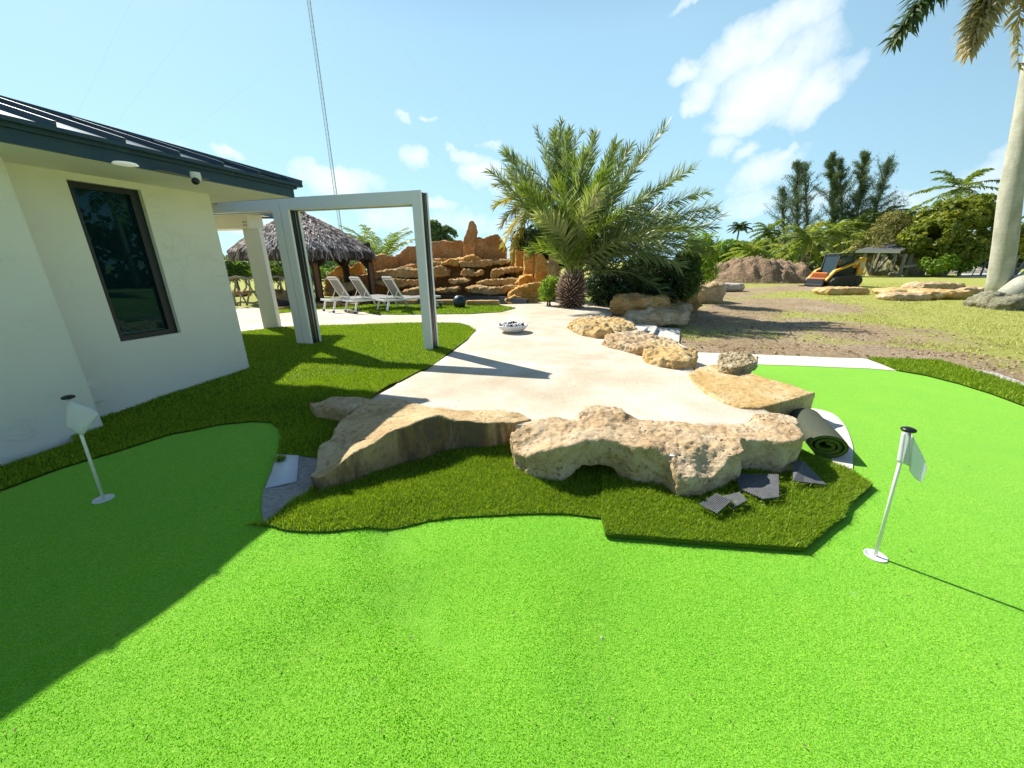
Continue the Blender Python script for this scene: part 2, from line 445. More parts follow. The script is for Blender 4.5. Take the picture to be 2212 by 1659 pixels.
# ------------------------------------------------------------------ light and sky
SAZ = R(47.4); SEL = R(44.7)
S = Vector((-math.sin(SAZ)*math.cos(SEL), math.cos(SAZ)*math.cos(SEL), math.sin(SEL)))
sd = bpy.data.lights.new("sun", 'SUN'); sd.energy = 4.9; sd.angle = R(.53); sd.color = (1, .945, .85)
so = bpy.data.objects.new("sun", sd); COL.objects.link(so); so.rotation_euler = S.to_track_quat('Z', 'Y').to_euler()
so.location = (-20, 20, 30)
wd = bpy.data.worlds.new("World"); scene.world = wd; wd.use_nodes = True
nt = wd.node_tree; nt.nodes.clear()
wo = nt.nodes.new('ShaderNodeOutputWorld'); bg = nt.nodes.new('ShaderNodeBackground'); L(nt, bg.outputs[0], wo.inputs[0])
sky = nt.nodes.new('ShaderNodeTexSky'); sky.sky_type = 'NISHITA'; sky.sun_disc = False
sky.sun_elevation = SEL; sky.sun_rotation = -SAZ; sky.air_density = 1.15; sky.dust_density = .5; sky.ozone_density = 1.3
tc = nt.nodes.new('ShaderNodeTexCoord')
dirv = tc.outputs['Generated']
clouds = [(1658,185,118,78,1.15),(1600,120,95,48,1.0),(1690,60,92,46,.9),(1740,12,60,26,.7),(1482,148,44,28,1.0),(1520,190,40,45,.8),(1492,236,30,26,.8),(1752,205,48,62,1.0),
 (1600,268,80,26,.9),(1832,150,24,30,.45),(1552,322,34,17,.6),(1605,328,28,18,.6),(1644,378,78,38,.75),(1691,341,22,20,.75),(1616,446,62,30,.6),(1500,2,45,12,.5),
 (735,388,78,27,1.0),(700,382,30,20,.9),(891,345,30,25,.85),(866,246,14,12,.6),(916,246,15,9,.7),(1013,332,32,13,.7),(1058,304,22,8,.6),(1047,366,42,36,.9),(980,318,16,8,.5),
 (496,332,34,13,.8),(940,440,42,14,.7),(1130,405,60,30,.7),(640,470,60,24,.6),(850,470,80,25,.55),(1000,480,90,22,.45),(2165,345,50,24,.45),(2140,395,110,34,.5),(1980,430,110,22,.35),
 (1760,440,70,20,.35),(300,300,90,14,.3),(560,480,90,25,.6),(2600,100,150,60,.6),(-300,100,200,60,.5)]
def vm(op, a, b=None):
    n = nt.nodes.new('ShaderNodeVectorMath'); n.operation = op
    for i, q in enumerate((a, b)):
        if q is None: continue
        if isinstance(q, (tuple, Vector)): n.inputs[i].default_value = tuple(q)
        else: L(nt, q, n.inputs[i])
    return n.outputs['Value'] if op == 'DOT_PRODUCT' else n.outputs[0]
# ragged edges: bend the direction by noise before measuring
n0 = nt.nodes.new('ShaderNodeTexNoise'); n0.inputs['Scale'].default_value = 9; n0.inputs['Detail'].default_value = 8; n0.inputs['Roughness'].default_value = .6; L(nt, dirv, n0.inputs['Vector'])
wob = nt.nodes.new('ShaderNodeVectorMath'); wob.operation = 'MULTIPLY_ADD'
L(nt, n0.outputs['Color'], wob.inputs[0]); wob.inputs[1].default_value = (.10,)*3; wob.inputs[2].default_value = (-.05,)*3
dw = vm('ADD', dirv, wob.outputs[0])
acc = None
for (u, v, du, dv, st) in clouds:
    du *= 1.22; dv *= 1.25
    c = ray(u, v).normalized(); a = ray(u + du, v).normalized() - c; b = ray(u, v + dv).normalized() - c
    a2 = a / a.length_squared; b2 = b / b.length_squared
    dd = vm('SUBTRACT', dw, c)
    ea = vm('DOT_PRODUCT', dd, a2); eb = vm('DOT_PRODUCT', dd, b2)
    e = math_n(nt, 'ADD', math_n(nt, 'MULTIPLY', ea, ea), math_n(nt, 'MULTIPLY', eb, eb))
    front = math_n(nt, 'GREATER_THAN', vm('DOT_PRODUCT', dirv, c), .3)
    m = math_n(nt, 'MULTIPLY', math_n(nt, 'SUBTRACT', 1.0, e, clamp=True), st)
    m = math_n(nt, 'MULTIPLY', m, front)
    acc = m if acc is None else math_n(nt, 'MAXIMUM', acc, m)
n1 = noise_n(nt, dirv, 22, 10, .62)
sepd = nt.nodes.new('ShaderNodeSeparateXYZ'); L(nt, dirv, sepd.inputs[0])
msk = math_n(nt, 'ADD', acc, math_n(nt, 'MULTIPLY', math_n(nt, 'SUBTRACT', n1, .5), 1.15))
msk = math_n(nt, 'MULTIPLY', msk, math_n(nt, 'GREATER_THAN', acc, .001))
msk = ramp(nt, msk, [(.02, 0.0), (.42, .45), (1.0, .95)])
horizon = ramp(nt, sepd.outputs['Z'], [(0.0, .82), (.12, .68), (.42, .55), (.62, .12), (1.0, 0.0)])
fw = ramp(nt, vm('DOT_PRODUCT', dirv, (math.sin(R(-15)), math.cos(R(-15)), 0)), [(0.0, .25), (.75, 1.0)])
horizon = math_n(nt, 'MULTIPLY', horizon, fw)     # thin high haze near the horizon
CW = (11.2, 11.9, 12.3)
skyc = mixc(nt, 1.0, sky.outputs[0], (1.0, 1.12, 1.16), 'MULTIPLY')
c1 = mixc(nt, horizon, skyc, (6.3, 10.6, 13.2))
c2 = mixc(nt, math_n(nt, 'MULTIPLY', msk, .9), c1, CW)
L(nt, c2, bg.inputs[0]); bg.inputs[1].default_value = .06
scene.view_settings.view_transform = 'Standard'; scene.view_settings.look = 'None'
scene.view_settings.exposure = .7; scene.view_settings.gamma = 1
scene.cycles.max_bounces = 8; scene.cycles.transparent_max_bounces = 12
scene.cycles.use_denoising = True

# ------------------------------------------------------------------ ground materials
def m_green():
    m, nt, b, o = nt_new('putting_turf'); co = coords(nt)
    f = noise_n(nt, co, 130, 3, .8); f2 = noise_n(nt, co, 2.2, 4, .6); f3 = noise_n(nt, co, 34, 4, .65)
    c = ramp(nt, f, [(.34, (.13, .39, .012)), (.5, (.23, .54, .03)), (.66, (.36, .67, .07))])
    c = mixc(nt, ramp(nt, f3, [(.38, .22), (.58, 0.0)]), c, (.09, .42, .012))
    c = mixc(nt, ramp(nt, f2, [(.35, .3), (.65, 0.0)]), c, (.13, .46, .03))
    sc = noise_n(nt, coords(nt, (1.2, 1, 1)), 3.6, 9, .75, .6)
    c = mixc(nt, ramp(nt, sc, [(.64, 0.0), (.76, .45)]), c, (.50, .74, .32))
    L(nt, c, b.inputs['Base Color']); b.inputs['Roughness'].default_value = .75; b.inputs['Specular IOR Level'].default_value = .15
    b.inputs['Sheen Weight'].default_value = .15; b.inputs['Sheen Tint'].default_value = (.7, 1, .5, 1)
    h = math_n(nt, 'ADD', noise_n(nt, co, 150, 4, .75), math_n(nt, 'MULTIPLY', noise_n(nt, co, 45, 3), .7))
    bump(nt, b, h, .9, .010)
m_green()
def m_lawnbase():
    m, nt, b, o = nt_new('lawn_base'); co = coords(nt)
    f = noise_n(nt, co, 90, 4, .7); f2 = noise_n(nt, co, 3, 4)
    c = ramp(nt, f, [(.3, (.05, .10, .003)), (.55, (.12, .21, .008)), (.75, (.24, .37, .015))])
    c = mixc(nt, ramp(nt, f2, [(.4, .3), (.6, 0)]), c, (.12, .20, .01))
    L(nt, c, b.inputs['Base Color']); b.inputs['Roughness'].default_value = .8; b.inputs['Specular IOR Level'].default_value = .2
    bump(nt, b, noise_n(nt, co, 110, 4, .8), 1.0, .02)
m_lawnbase()
leafmat('turf_blade', (.09, .18, .004), (.22, .35, .009), .35, .5, (.46, .55, .05))
leafmat('green_blade', (.20, .50, .018), (.29, .61, .033), .35, .6, (.40, .70, .07), .2, .55)
leafmat('field_blade', (.26, .30, .06), (.44, .46, .11), .25, .6, (.62, .57, .28))
def m_patio():
    m, nt, b, o = nt_new('patio_concrete'); co = coords(nt)
    n = noise_n(nt, co, 1.3, 7, .62, .3); n2 = noise_n(nt, co, 55, 5, .7); n3 = noise_n(nt, co, 6, 8, .7, .5)
    c = ramp(nt, n, [(.3, (.48, .40, .29)), (.5, (.58, .51, .40)), (.66, (.64, .59, .51))])
    c = mixc(nt, ramp(nt, n3, [(.6, 0.0), (.72, .45)]), c, (.62, .50, .33))
    c = mixc(nt, ramp(nt, n2, [(.3, .35), (.42, 0.0)]), c, (.42, .36, .28))
    v = N(nt, 'ShaderNodeTexVoronoi'); v.inputs['Scale'].default_value = 9; L(nt, co, v.inputs['Vector'])
    sp = math_n(nt, 'MULTIPLY', math_n(nt, 'LESS_THAN', v.outputs['Distance'], .07), math_n(nt, 'GREATER_THAN', noise_n(nt, co, 2.1, 2), .52))
    c = mixc(nt, sp, c, (.10, .08, .06))
    L(nt, c, b.inputs['Base Color']); b.inputs['Roughness'].default_value = .9; b.inputs['Specular IOR Level'].default_value = .25
    bump(nt, b, math_n(nt, 'ADD', noise_n(nt, co, 22, 7, .7), math_n(nt, 'MULTIPLY', n, 1.5)), .5, .02)
m_patio()
def m_field():
    m, nt, b, o = nt_new('field_soil_grass'); co = coords(nt)
    a = N(nt, 'ShaderNodeAttribute', attribute_name='dirt')
    n = noise_n(nt, co, 1.1, 9, .68, .3); nf = noise_n(nt, co, 9, 8, .75); nff = noise_n(nt, co, 60, 4, .7)
    w = math_n(nt, 'ADD', a.outputs['Fac'], math_n(nt, 'ADD', math_n(nt, 'MULTIPLY', math_n(nt, 'SUBTRACT', n, .5), 2.0), math_n(nt, 'MULTIPLY', math_n(nt, 'SUBTRACT', nf, .5), 1.3)))
    w = ramp(nt, w, [(.38, 0.0), (.62, 1.0)])
    g = ramp(nt, nf, [(.3, (.26, .29, .05)), (.5, (.44, .45, .12)), (.7, (.60, .56, .26))])
    g = mixc(nt, ramp(nt, nff, [(.35, .5), (.6, 0.0)]), g, (.22, .27, .03))
    d = ramp(nt, nf, [(.28, (.17, .115, .065)), (.5, (.42, .31, .19)), (.72, (.66, .53, .37))])
    d = mixc(nt, ramp(nt, nff, [(.36, .6), (.55, 0.0)]), d, (.16, .11, .06))
    d = mixc(nt, ramp(nt, noise_n(nt, co, .5, 5), [(.45, 0.0), (.65, .5)]), d, (.52, .42, .32))
    L(nt, mixc(nt, w, g, d), b.inputs['Base Color']); b.inputs['Roughness'].default_value = .95; b.inputs['Specular IOR Level'].default_value = .1
    bump(nt, b, math_n(nt, 'ADD', nf, math_n(nt, 'MULTIPLY', nff, .4)), 1.0, .06)
m_field()
simple('white_board', (.72, .74, .76), .6, c2=(.64, .66, .69), scale=5, bs=.1)
simple('white_concrete', (.72, .68, .60), .9, c2=(.60, .55, .46), scale=5, bs=.5, bscale=40, bd=.01)
simple('grey_screenings', (.42, .41, .39), .95, c2=(.24, .23, .21), scale=30, bs=1, bscale=60, bd=.02)
simple('white_gravel', (.62, .60, .56), .95, c2=(.28, .26, .23), scale=28, bs=1, bscale=30, bd=.04)
simple('road_pale', (.70, .67, .62), .9, scale=2, bs=.2)

# ------------------------------------------------------------------ ground sheet
def axis(lo, hi, step, far, g=1.22):
    c = list(np.arange(lo, hi + 1e-6, step)); s = step; x = hi
    while x < far: s *= g; x += s; c.append(x)
    s = step; x = lo
    while x > -far: s *= g; x -= s; c.insert(0, x)
    return np.array(c)
ax = axis(-8, 24, .2, 1500); ay = axis(-1, 34, .2, 1500)
X, Y = np.meshgrid(ax, ay); nx, ny = len(ax), len(ay)
def seg_d(x, y, pts):
    d = np.full(x.shape, 1e9)
    for (x0, y0), (x1, y1) in zip(pts[:-1], pts[1:]):
        vx, vy = x1-x0, y1-y0; t = np.clip(((x-x0)*vx + (y-y0)*vy)/(vx*vx+vy*vy), 0, 1)
        d = np.minimum(d, np.hypot(x-x0-t*vx, y-y0-t*vy))
    return d
fA = [tuple(gz(u, v).to_2d()) for u, v in [(1440,760),(1600,750),(1760,755),(1900,765),(2060,790),(2212,835),(2400,900)]]
fB = [tuple(gz(u, v).to_2d()) for u, v in [(1500,645),(1590,628),(1700,625),(1750,618)]]
fC = [tuple(gz(u, v).to_2d()) for u, v in [(1520,690),(1600,665),(1700,650),(1760,665)]]
fD = [tuple(gz(u, v).to_2d()) for u, v in [(1600,700),(1750,700),(1850,715)]]
def dirt_w(x, y):
    d = np.maximum.reduce([np.clip(1.35 - seg_d(x, y, fA)/1.5, 0, 1), np.clip(1.3 - seg_d(x, y, fB)/2.2, 0, 1), .95*np.clip(1.3 - seg_d(x, y, fC)/2.4, 0, 1), .9*np.clip(1.3 - seg_d(x, y, fD)/2.2, 0, 1)])
    return np.clip(d, 0, 1)
fx, fy = X.ravel(), Y.ravel()
hz = hgt(fx, fy)
nz = np.array([noise.fractal(Vector((a*.9, b*.9, 0)), .9, 2, 3) if (3 < a < 24 and 3 < b < 34) else 0 for a, b in zip(fx.tolist(), fy.tolist())])
fm = np.clip((fx - 3.2)/1.5, 0, 1)*np.clip((fy-4.5)/1.5, 0, 1)*np.clip((30-np.hypot(fx, fy))/6, 0, 1)
Z = hz - .02 + nz*.018*fm + dirt_w(fx, fy)*nz*.03*fm
ii = (np.arange(ny-1)[:, None]*nx + np.arange(nx-1)[None, :]).ravel()
me = np_mesh('ground', np.stack([fx, fy, Z], 1), Q=np.stack([ii, ii+1, ii+nx+1, ii+nx], 1))
at_ = me.attributes.new('dirt', 'FLOAT', 'POINT'); at_.data.foreach_set('value', dirt_w(fx, fy).astype(np.float32)*.86)
link_mesh('ground', me, 'field_soil_grass', local=True, smooth=True, kind='structure')

# ------------------------------------------------------------------ sheets laid on it
g_far = [(1504,800),(1635,788),(1754,792),(1876,797),(1932,802),(1998,813),(2068,831),(2138,853),(2212,881),(2400,965),(2600,1080)]
g_left = [(-320,1215),(-100,1100),(0,1066),(125,1019),(250,981),(375,941),(469,922),(547,914),(587,916),(603,931),(606,950),(600,986),(640,1010),(760,960),(1000,930),(1250,930),(1400,900),(1480,830)]
gp = P2(g_left + g_far) + [Vector((7.5, 2.0)), Vector((6, -1.2)), Vector((-5.6, -1.2)), Vector((-5.6, 1.0))]
drape('putting_green', gp, .012, 'putting_turf', .09, kind='structure')
blades('green_pile', gp, 30000, .0068, .0031, 'green_blade', .010, mask=lambda x, y: (rng.uniform(0, 1, len(x)) < np.clip((4.6 - np.hypot(x, y))/2.9, .0, 1)**1.3) & (np.abs(x) < 2.4*y + 2.2) & (y > -.3), lean=1.3, kind='stuff', label='short curled pile of the bright putting green', cat='grass')

patio_px = [(800,862),(850,835),(880,812),(920,800),(973,763),(1010,733),(1031,713),(1012,702),(992,699),(864,699.6),(700,704),(600,709),(530,716),(440,735)]
pp = [gz(u, v, .305).to_2d() for u, v in patio_px] + [Vector((-9.5, 9)), Vector((-9.5, 13.2))] + [gz(u, v, .305).to_2d() for u, v in [(590,665),(700,658),(860,656),(1000,656),(1110,654),(1180,652),(1260,655),(1330,662),(1322,676),(1301,690),(1330,715),(1400,740),(1480,775),(1500,800),(1560,850),(1640,880),(1700,905),(1640,925),(1500,935),(1300,925),(1180,925),(1060,910),(960,905),(860,890)]]
def flat305(x, y): return np.full(x.shape, .305) + np.array([noise.fractal(Vector((a*1.1, b*1.1, 3)), .9, 2, 2) for a, b in zip(x.tolist(), y.tolist())])*.004
drape('patio', pp, 0, 'patio_concrete', .16, thick=.32, hf=flat305, kind='structure')

# steps down to the field
for k, (z, q) in enumerate([(.20, [(1318,674),(1400,684),(1432,702),(1372,724),(1330,722),(1297,694)]),
                            (.10, [(1420,696),(1418,702),(1418,701),(1420,703),(1405,728),(1372,742)]),]):
    pass
def step_poly(pxs, z): return [gz(u, v, z).to_2d() for u, v in pxs]
simple('step_concrete', (.62, .60, .56), .9, c2=(.48, .46, .42), scale=9, bs=.5, bscale=60, bd=.01)
stp = emp('garden_steps', 'three worn concrete steps going down from the patio between boulders', 'steps', tuple(gz(1400, 715, 0)))
for nm, z, pxs in [('tread', .21, [(1322,676),(1366,691),(1372,700),(1359,702),(1400,706),(1380,722),(1340,724),(1302,690)]),
                   ('tread', .12, [(1362,698),(1416,703),(1420,706),(1410,723),(1440,730),(1400,745),(1350,735)]),
                   ('tread', .03, [(1414,706),(1470,710),(1467,741),(1500,760),(1420,752),(1405,728)])]:
    mb = MB(); mb.prism(step_poly(pxs, z), -.08, z); mb.build(nm, 'step_concrete', stp, bevel=.008)

lawn_px = [(603,931),(606,950),(600,986),(684,994),(740,960),(800,905),(806,858),(840,835),(864,826.7),(903,806),(920,800),(973,762.6),(1010,735),(1031,712.6),(1011,705),(992,699.5),(864,699.6),(700,705),(600,709),(530,718),(450,736)]
lawn = P2(lawn_px)
WC = Vector((-3.70, 5.08)); WD = Vector((.292, .956)); WN = Vector((.956, -.292))
lawn += [WC - WN*.15, WC - WD*1.9 - WN*.15, WC - WD*2.05 + WN*.45, WC - WD*5 + WN*.45] + P2([(-300,1210),(-100,1100),(0,1066),(125,1019),(250,981),(375,941),(469,922),(547,914),(587,916)])
drape('lawn', lawn, .022, 'lawn_base', .09, zmin=None, kind='structure')
near = lambda x, y: (np.hypot(x, y) < 5.3)
blades('lawn_grass', lawn, 15000, .024, .004, 'turf_blade', .02, mask=near, kind='stuff', label='short artificial grass pile on the shaded lawn beside the white house', cat='grass')
blades('lawn_grass', lawn, 5500, .025, .0065, 'turf_blade', .02, mask=lambda x, y: ~near(x, y), kind='stuff', label='sunlit artificial grass pile around the white frames', cat='grass')
isl_px = [(590,664),(690,661),(800,659),(900,659),(1000,660),(1083,661),(1100,663),(1114,665.7),(1083,674),(1020,678),(864,680),(806,679),(760,668),(690,668),(590,678)]
isl = [gz(u, v, .31).to_2d() for u, v in isl_px]
drape('lawn', isl, .318, 'lawn_base', .25, hf=lambda x, y: np.zeros(x.shape), kind='structure')
blades('lawn_grass', isl, 900, .035, .016, 'turf_blade', .316, hf=lambda x, y: np.zeros(x.shape), kind='stuff', label='bright strip of artificial grass along the pool edge', cat='grass')

strip = P2([(1869,776.5),(1900,777),(2026,781),(2085,798),(2212,838),(2420,905),(2620,1010),(2420,973),(2212,882),(2138,854),(2068,832),(1998,814),(1935,803),(1905,790)])
drape('lawn', strip, .03, 'lawn_base', .1, kind='structure')
blades('lawn_grass', strip, 4200, .036, .007, 'turf_blade', .028, kind='stuff', label='dark green artificial grass strip curving along the right of the putting green', cat='grass')
drape('concrete_strip', P2([(1490,766),(1506,763),(1580,765),(1663,769),(1806,775),(1859,776),(1900,779),(1937,803),(1876,798),(1754,793),(1635,789),(1560,800),(1500,800)]), .018, 'white_concrete', .12, kind='structure')
drape('gravel_edge', P2([(2090,796),(2150,806),(2260,845),(2420,880),(2620,990),(2420,908),(2212,840)]), .012, 'white_gravel', .12, kind='structure')
drape('gravel_bed', smooth_poly(P2([(572,1060),(568,1084),(567,1110),(578,1138),(625,1110),(690,1062),(720,1000),(690,985),(610,984),(590,1012)]), 3), .020, 'grey_screenings', .05, kind='structure')
o = drape('white_board', P2([(575,1061),(600,988),(646.5,990),(642,1046)]), .030, 'white_board', .2, thick=.008, label='thin white board lying on grey gravel beside the dark turf', cat='board')
drape('white_base', smooth_poly(P2([(1735,890),(1757,886),(1798,897),(1825,924.6),(1840,965),(1841,990),(1836,1030),(1800,1015),(1790,980),(1740,930)]), 3), .022, 'white_concrete', .06, kind='structure')

# grass on the field
def gmask(x, y):
    w = dirt_w(x, y); n = np.array([noise.fractal(Vector((a*1.0, b*1.0, 5)), .8, 2, 4) for a, b in zip(x.tolist(), y.tolist())])
    r = np.hypot(x, y)
    return (w*.9 + n*.75 < .25) & (rng.uniform(0, 1, len(x)) < np.clip(9/r, .12, 1)**1.1)
fieldp = P2([(1480,742),(1560,752),(1800,765),(2030,777),(2100,795),(2230,830),(2420,870),(2600,900)]) + [Vector((27, 14)), Vector((30, 30)), Vector((6.5, 30)), Vector((4.6, 12))]
blades('field_grass', fieldp, 330, .05, .013, 'field_blade', -.02, mask=gmask, lean=1.2, kind='stuff', label='patchy sunlit grass of the open yard', cat='grass')
# ------------------------------------------------------------------ house
def stucco(name, c, amt=.5):
    m, nt, b, o = nt_new(name); co = coords(nt)
    c2 = tuple(x*.94 for x in c)
    L(nt, ramp(nt, noise_n(nt, co, .9, 4), [(.3, c), (.7, c2)]), b.inputs['Base Color'])
    b.inputs['Roughness'].default_value = .85; b.inputs['Specular IOR Level'].default_value = .25
    n = noise_n(nt, coords(nt, (1, 1, 1.5)), 3.2, 6, .6, .9)
    gate = ramp(nt, noise_n(nt, co, 1.7, 3), [(.46, 0.0), (.6, 1.0)])
    knife = math_n(nt, 'MULTIPLY', ramp(nt, n, [(.50, 0.0), (.512, 1.0), (.55, .0)]), gate)
    h = math_n(nt, 'ADD', math_n(nt, 'MULTIPLY', knife, .38), math_n(nt, 'MULTIPLY', noise_n(nt, co, 45, 4, .7), .15))
    bump(nt, b, h, amt, .012)
    return m
stucco('stucco_white', (.82, .81, .76), .6)
simple('soffit_paint', (.80, .79, .72), .7, c2=(.77, .76, .70), scale=3)
simple('navy_metal', (.010, .042, .075), .38, c2=(.022, .060, .085), scale=6, spec=.5, bs=.15, bscale=60, bd=.004)
simple('roof_metal', (.05, .085, .11), .22, metal=.75, c2=(.06, .095, .12), scale=3, bs=.15, bscale=9, bd=.01)
simple('dark_frame', (.012, .018, .024), .4)
simple('black_plastic', (.008, .012, .014), .35)
simple('white_plastic', (.75, .76, .76), .45)
m, nt, b, o = nt_new('dark_glass'); b.inputs['Base Color'].default_value = (.004, .014, .020, 1); b.inputs['Roughness'].default_value = .015; b.inputs['IOR'].default_value = 1.5; b.inputs['Specular Tint'].default_value = (.22, .6, .75, 1)
bump(nt, b, noise_n(nt, coords(nt), .8, 2), .03, .02)

WD3 = Vector((WD.x, WD.y, 0)).normalized(); WN3 = Vector((WN.x, WN.y, 0)).normalized()
C3 = Vector((WC.x, WC.y, 0)); TOPZ = 2.53
house = emp('house', 'white stucco house with a dark metal roof, leftmost in view', 'house', (C3.x - 2, C3.y - 2, .2))
def hp(w, n, z): return C3 + WD3*w + WN3*n + Vector((0, 0, z))
# main wall with window opening
wp = hp(0, 0, 0)
wc = [onpl(u, v, wp, WN3) for u, v in [(149,389),(309,410),(387,720),(256,739)]]
wv = [((p - C3).dot(WD3), p.z) for p in wc]
w0 = (wv[0][0] + wv[3][0])/2; w1 = (wv[1][0] + wv[2][0])/2; z1 = (wv[0][1] + wv[1][1])/2; z0 = (wv[2][1] + wv[3][1])/2
mb = MB(); T = .28; WL = -5.5
for a, b_, c, d in [(WL, w0, -.3, TOPZ), (w1, 0, -.3, TOPZ), (w0, w1, -.3, z0), (w0, w1, z1, TOPZ)]:
    mb.add([hp(a, 0, c), hp(b_, 0, c), hp(b_, 0, d), hp(a, 0, d), hp(a, -T, c), hp(b_, -T, c), hp(b_, -T, d), hp(a, -T, d)],
           [(0,1,2,3),(7,6,5,4),(0,4,5,1),(2,6,7,3),(1,5,6,2),(0,3,7,4)])
mb.add([hp(0, 0, -.3), hp(0, -6, -.3), hp(0, -6, TOPZ), hp(0, 0, TOPZ), hp(-.28, -.001, -.3), hp(-.28, -6, -.3), hp(-.28, -6, TOPZ), hp(-.28, -.001, TOPZ)], [(0,1,2,3),(4,7,6,5),(3,2,6,7)])
mb.build('wall', 'stucco_white', house)
# thick pier by the camera
pc = gz(228, 925, h1(*gz(228, 925, .2).to_2d())); pier_n = (pc - C3).dot(WN3); pier_w = (pc - C3).dot(WD3)
mb = MB(); a, b_ = pier_w - 4.5, pier_w
mb.add([hp(a, pier_n, -.3), hp(b_, pier_n, -.3), hp(b_, pier_n, TOPZ - .005), hp(a, pier_n, TOPZ - .005), hp(a, -.001, -.3), hp(b_, -.001, -.3), hp(b_, -.001, TOPZ - .005), hp(a, -.001, TOPZ - .005)],
       [(0,1,2,3),(1,5,6,2),(0,3,7,4),(3,2,6,7)])
mb.build('pier', 'stucco_white', house, bevel=.02)
# window
win = MB(); fw = .055
for a, b_, c, d in [(w0, w1, z0, z0 + fw), (w0, w1, z1 - fw, z1), (w0, w0 + fw, z0 + fw, z1 - fw), (w1 - fw*1.5, w1, z0 + fw, z1 - fw)]:
    win.add([hp(x, n, z) for n in (-.05, -.13) for x, z in ((a, c), (b_, c), (b_, d), (a, d))], [(0,1,2,3),(7,6,5,4),(0,4,5,1),(2,6,7,3),(1,5,6,2),(0,3,7,4)])
wo_ = win.build('window', 'dark_frame', house, label='tall narrow window with dark frame and tinted pane')
g = MB(); g.add([hp(x, n, z) for n in (-.085, -.10) for x, z in ((w0+.02, z0+.02), (w1-.02, z0+.02), (w1-.02, z1-.02), (w0+.02, z1-.02))], [(0,1,2,3),(7,6,5,4),(0,4,5,1),(2,6,7,3),(1,5,6,2),(0,3,7,4)])
g.build('pane', 'dark_glass', wo_)
# eave: soffit, fascia, roof
EN = .78; EW = .53; FZ0 = 2.53; FZ1 = 2.68; PITCH = math.tan(R(17)); WB = -7.0; RI = 3.4
mb = MB(); mb.add([hp(x, n, z) for z in (TOPZ, TOPZ + .04) for x, n in ((WB, EN - .03), (EW - .03, EN - .03), (EW - .03, -4.5), (WB, -4.5))], [(0,1,2,3)[::-1],(4,5,6,7),(0,1,5,4),(1,2,6,5)])
mb.build('soffit', 'soffit_paint', house)
mb = MB()
for dn, za, zb in ((0, FZ0, FZ1 - .05), (.03, FZ1 - .052, FZ1)):
    e, w_ = EN + dn, EW + dn
    mb.add([hp(WB, e, za), hp(w_, e, za), hp(w_, e, zb), hp(WB, e, zb), hp(WB, e - .03, za), hp(w_ - .03, e - .03, za), hp(w_ - .03, e - .03, zb), hp(WB, e - .03, zb)], [(0,1,2,3),(7,6,5,4),(0,4,5,1),(2,6,7,3)])
    mb.add([hp(w_, e, za), hp(w_, -4.6, za), hp(w_, -4.6, zb), hp(w_, e, zb), hp(w_ - .03, e - .03, za), hp(w_ - .03, -4.6, za), hp(w_ - .03, -4.6, zb), hp(w_ - .03, e - .03, zb)], [(0,1,2,3),(7,6,5,4),(0,4,5,1),(2,6,7,3)])
mb.build('fascia', 'navy_metal', house)
e, w_ = EN + .06, EW + .06; zr = FZ1 + .005; up = RI*PITCH
mb = MB()
mb.add([hp(WB, e, zr), hp(w_, e, zr), hp(w_ - RI, e - RI, zr + up), hp(WB, e - RI, zr + up), hp(w_, e - 2*RI, zr), hp(WB, e - 2*RI, zr)], [(0,1,2,3),(1,4,2),(3,2,4,5)])
roof = mb.build('roof', 'roof_metal', house)
mb = MB()
for k in range(18):
    x = w_ - .16 - k*.42
    dn = min(RI, max(.2, w_ - x))
    p0 = hp(x, e + .005, zr + .02); p1 = hp(x, e - dn, zr + .02 + dn*PITCH)
    mb.beam(p0, p1, .022, .05)
for k in range(14):
    n = e - .3 - k*.42; dn = min(n - (e - 2*RI), e - n, RI) if n < e else .2
    if dn > .1: mb.beam(hp(w_ + .005, n, zr + .02), hp(w_ - dn, n, zr + .02 + dn*PITCH), .022, .05)
mb.beam(hp(w_ + .02, e + .02, zr + .02), hp(w_ - RI, e - RI, zr + up + .02), .09, .05)
mb.build('seam_ribs', 'navy_metal', house)
mb = MB(); mb.beam(hp(WB, e + .0, zr - .012), hp(w_ + .02, e + .0, zr - .012), .045, .03); mb.beam(hp(w_, e + .02, zr - .012), hp(w_, -4.6, zr - .012), .045, .03)
mb.build('drip_edge', 'navy_metal', house)
# soffit light, camera, outlet
lp = onpl(271, 355, Vector((0, 0, TOPZ - .01)), Vector((0, 0, 1)))
m, nt, b, o = nt_new('lamp_disc'); b.inputs['Base Color'].default_value = (.95, .95, .92, 1); b.inputs['Emission Color'].default_value = (1, 1, .95, 1); b.inputs['Emission Strength'].default_value = .15
mb = MB(); mb.lathe([(.075, 0), (.085, -.012), (.06, -.016), (0.001, -.016)], (lp.x, lp.y, TOPZ)); mb.build('ceiling_light', 'lamp_disc', house, smooth=True)
cp = onpl(424, 385, Vector((0, 0, TOPZ - .05)), Vector((0, 0, 1)))
mb = MB(); mb.lathe([(.04, 0), (.042, -.04), (.034, -.07), (.016, -.086), (.001, -.088)], (cp.x, cp.y, TOPZ - .002), 16)
sc_ = mb.build('security_camera', 'white_plastic', house, smooth=True)
mb = MB(); q = Vector((cp.x, cp.y, TOPZ - .065)); d_ = Vector((.3, -.8, -.35)).normalized(); mb.tube([q + d_*.02, q + d_*.06], [.03, .028], 12); mb.build('camera_lens', 'black_plastic', sc_, smooth=True)
va = [onpl(u, v, Vector((0, 0, TOPZ - .003)), Vector((0, 0, 1))) for u, v in [(330,367),(352,367),(412,381),(455,387),(440,388),(398,381)]]
mb = MB(); mb.add([(p.x, p.y, TOPZ - .004) for p in va], [tuple(range(6))]); mb.build('soffit_vent', 'dark_frame', house)
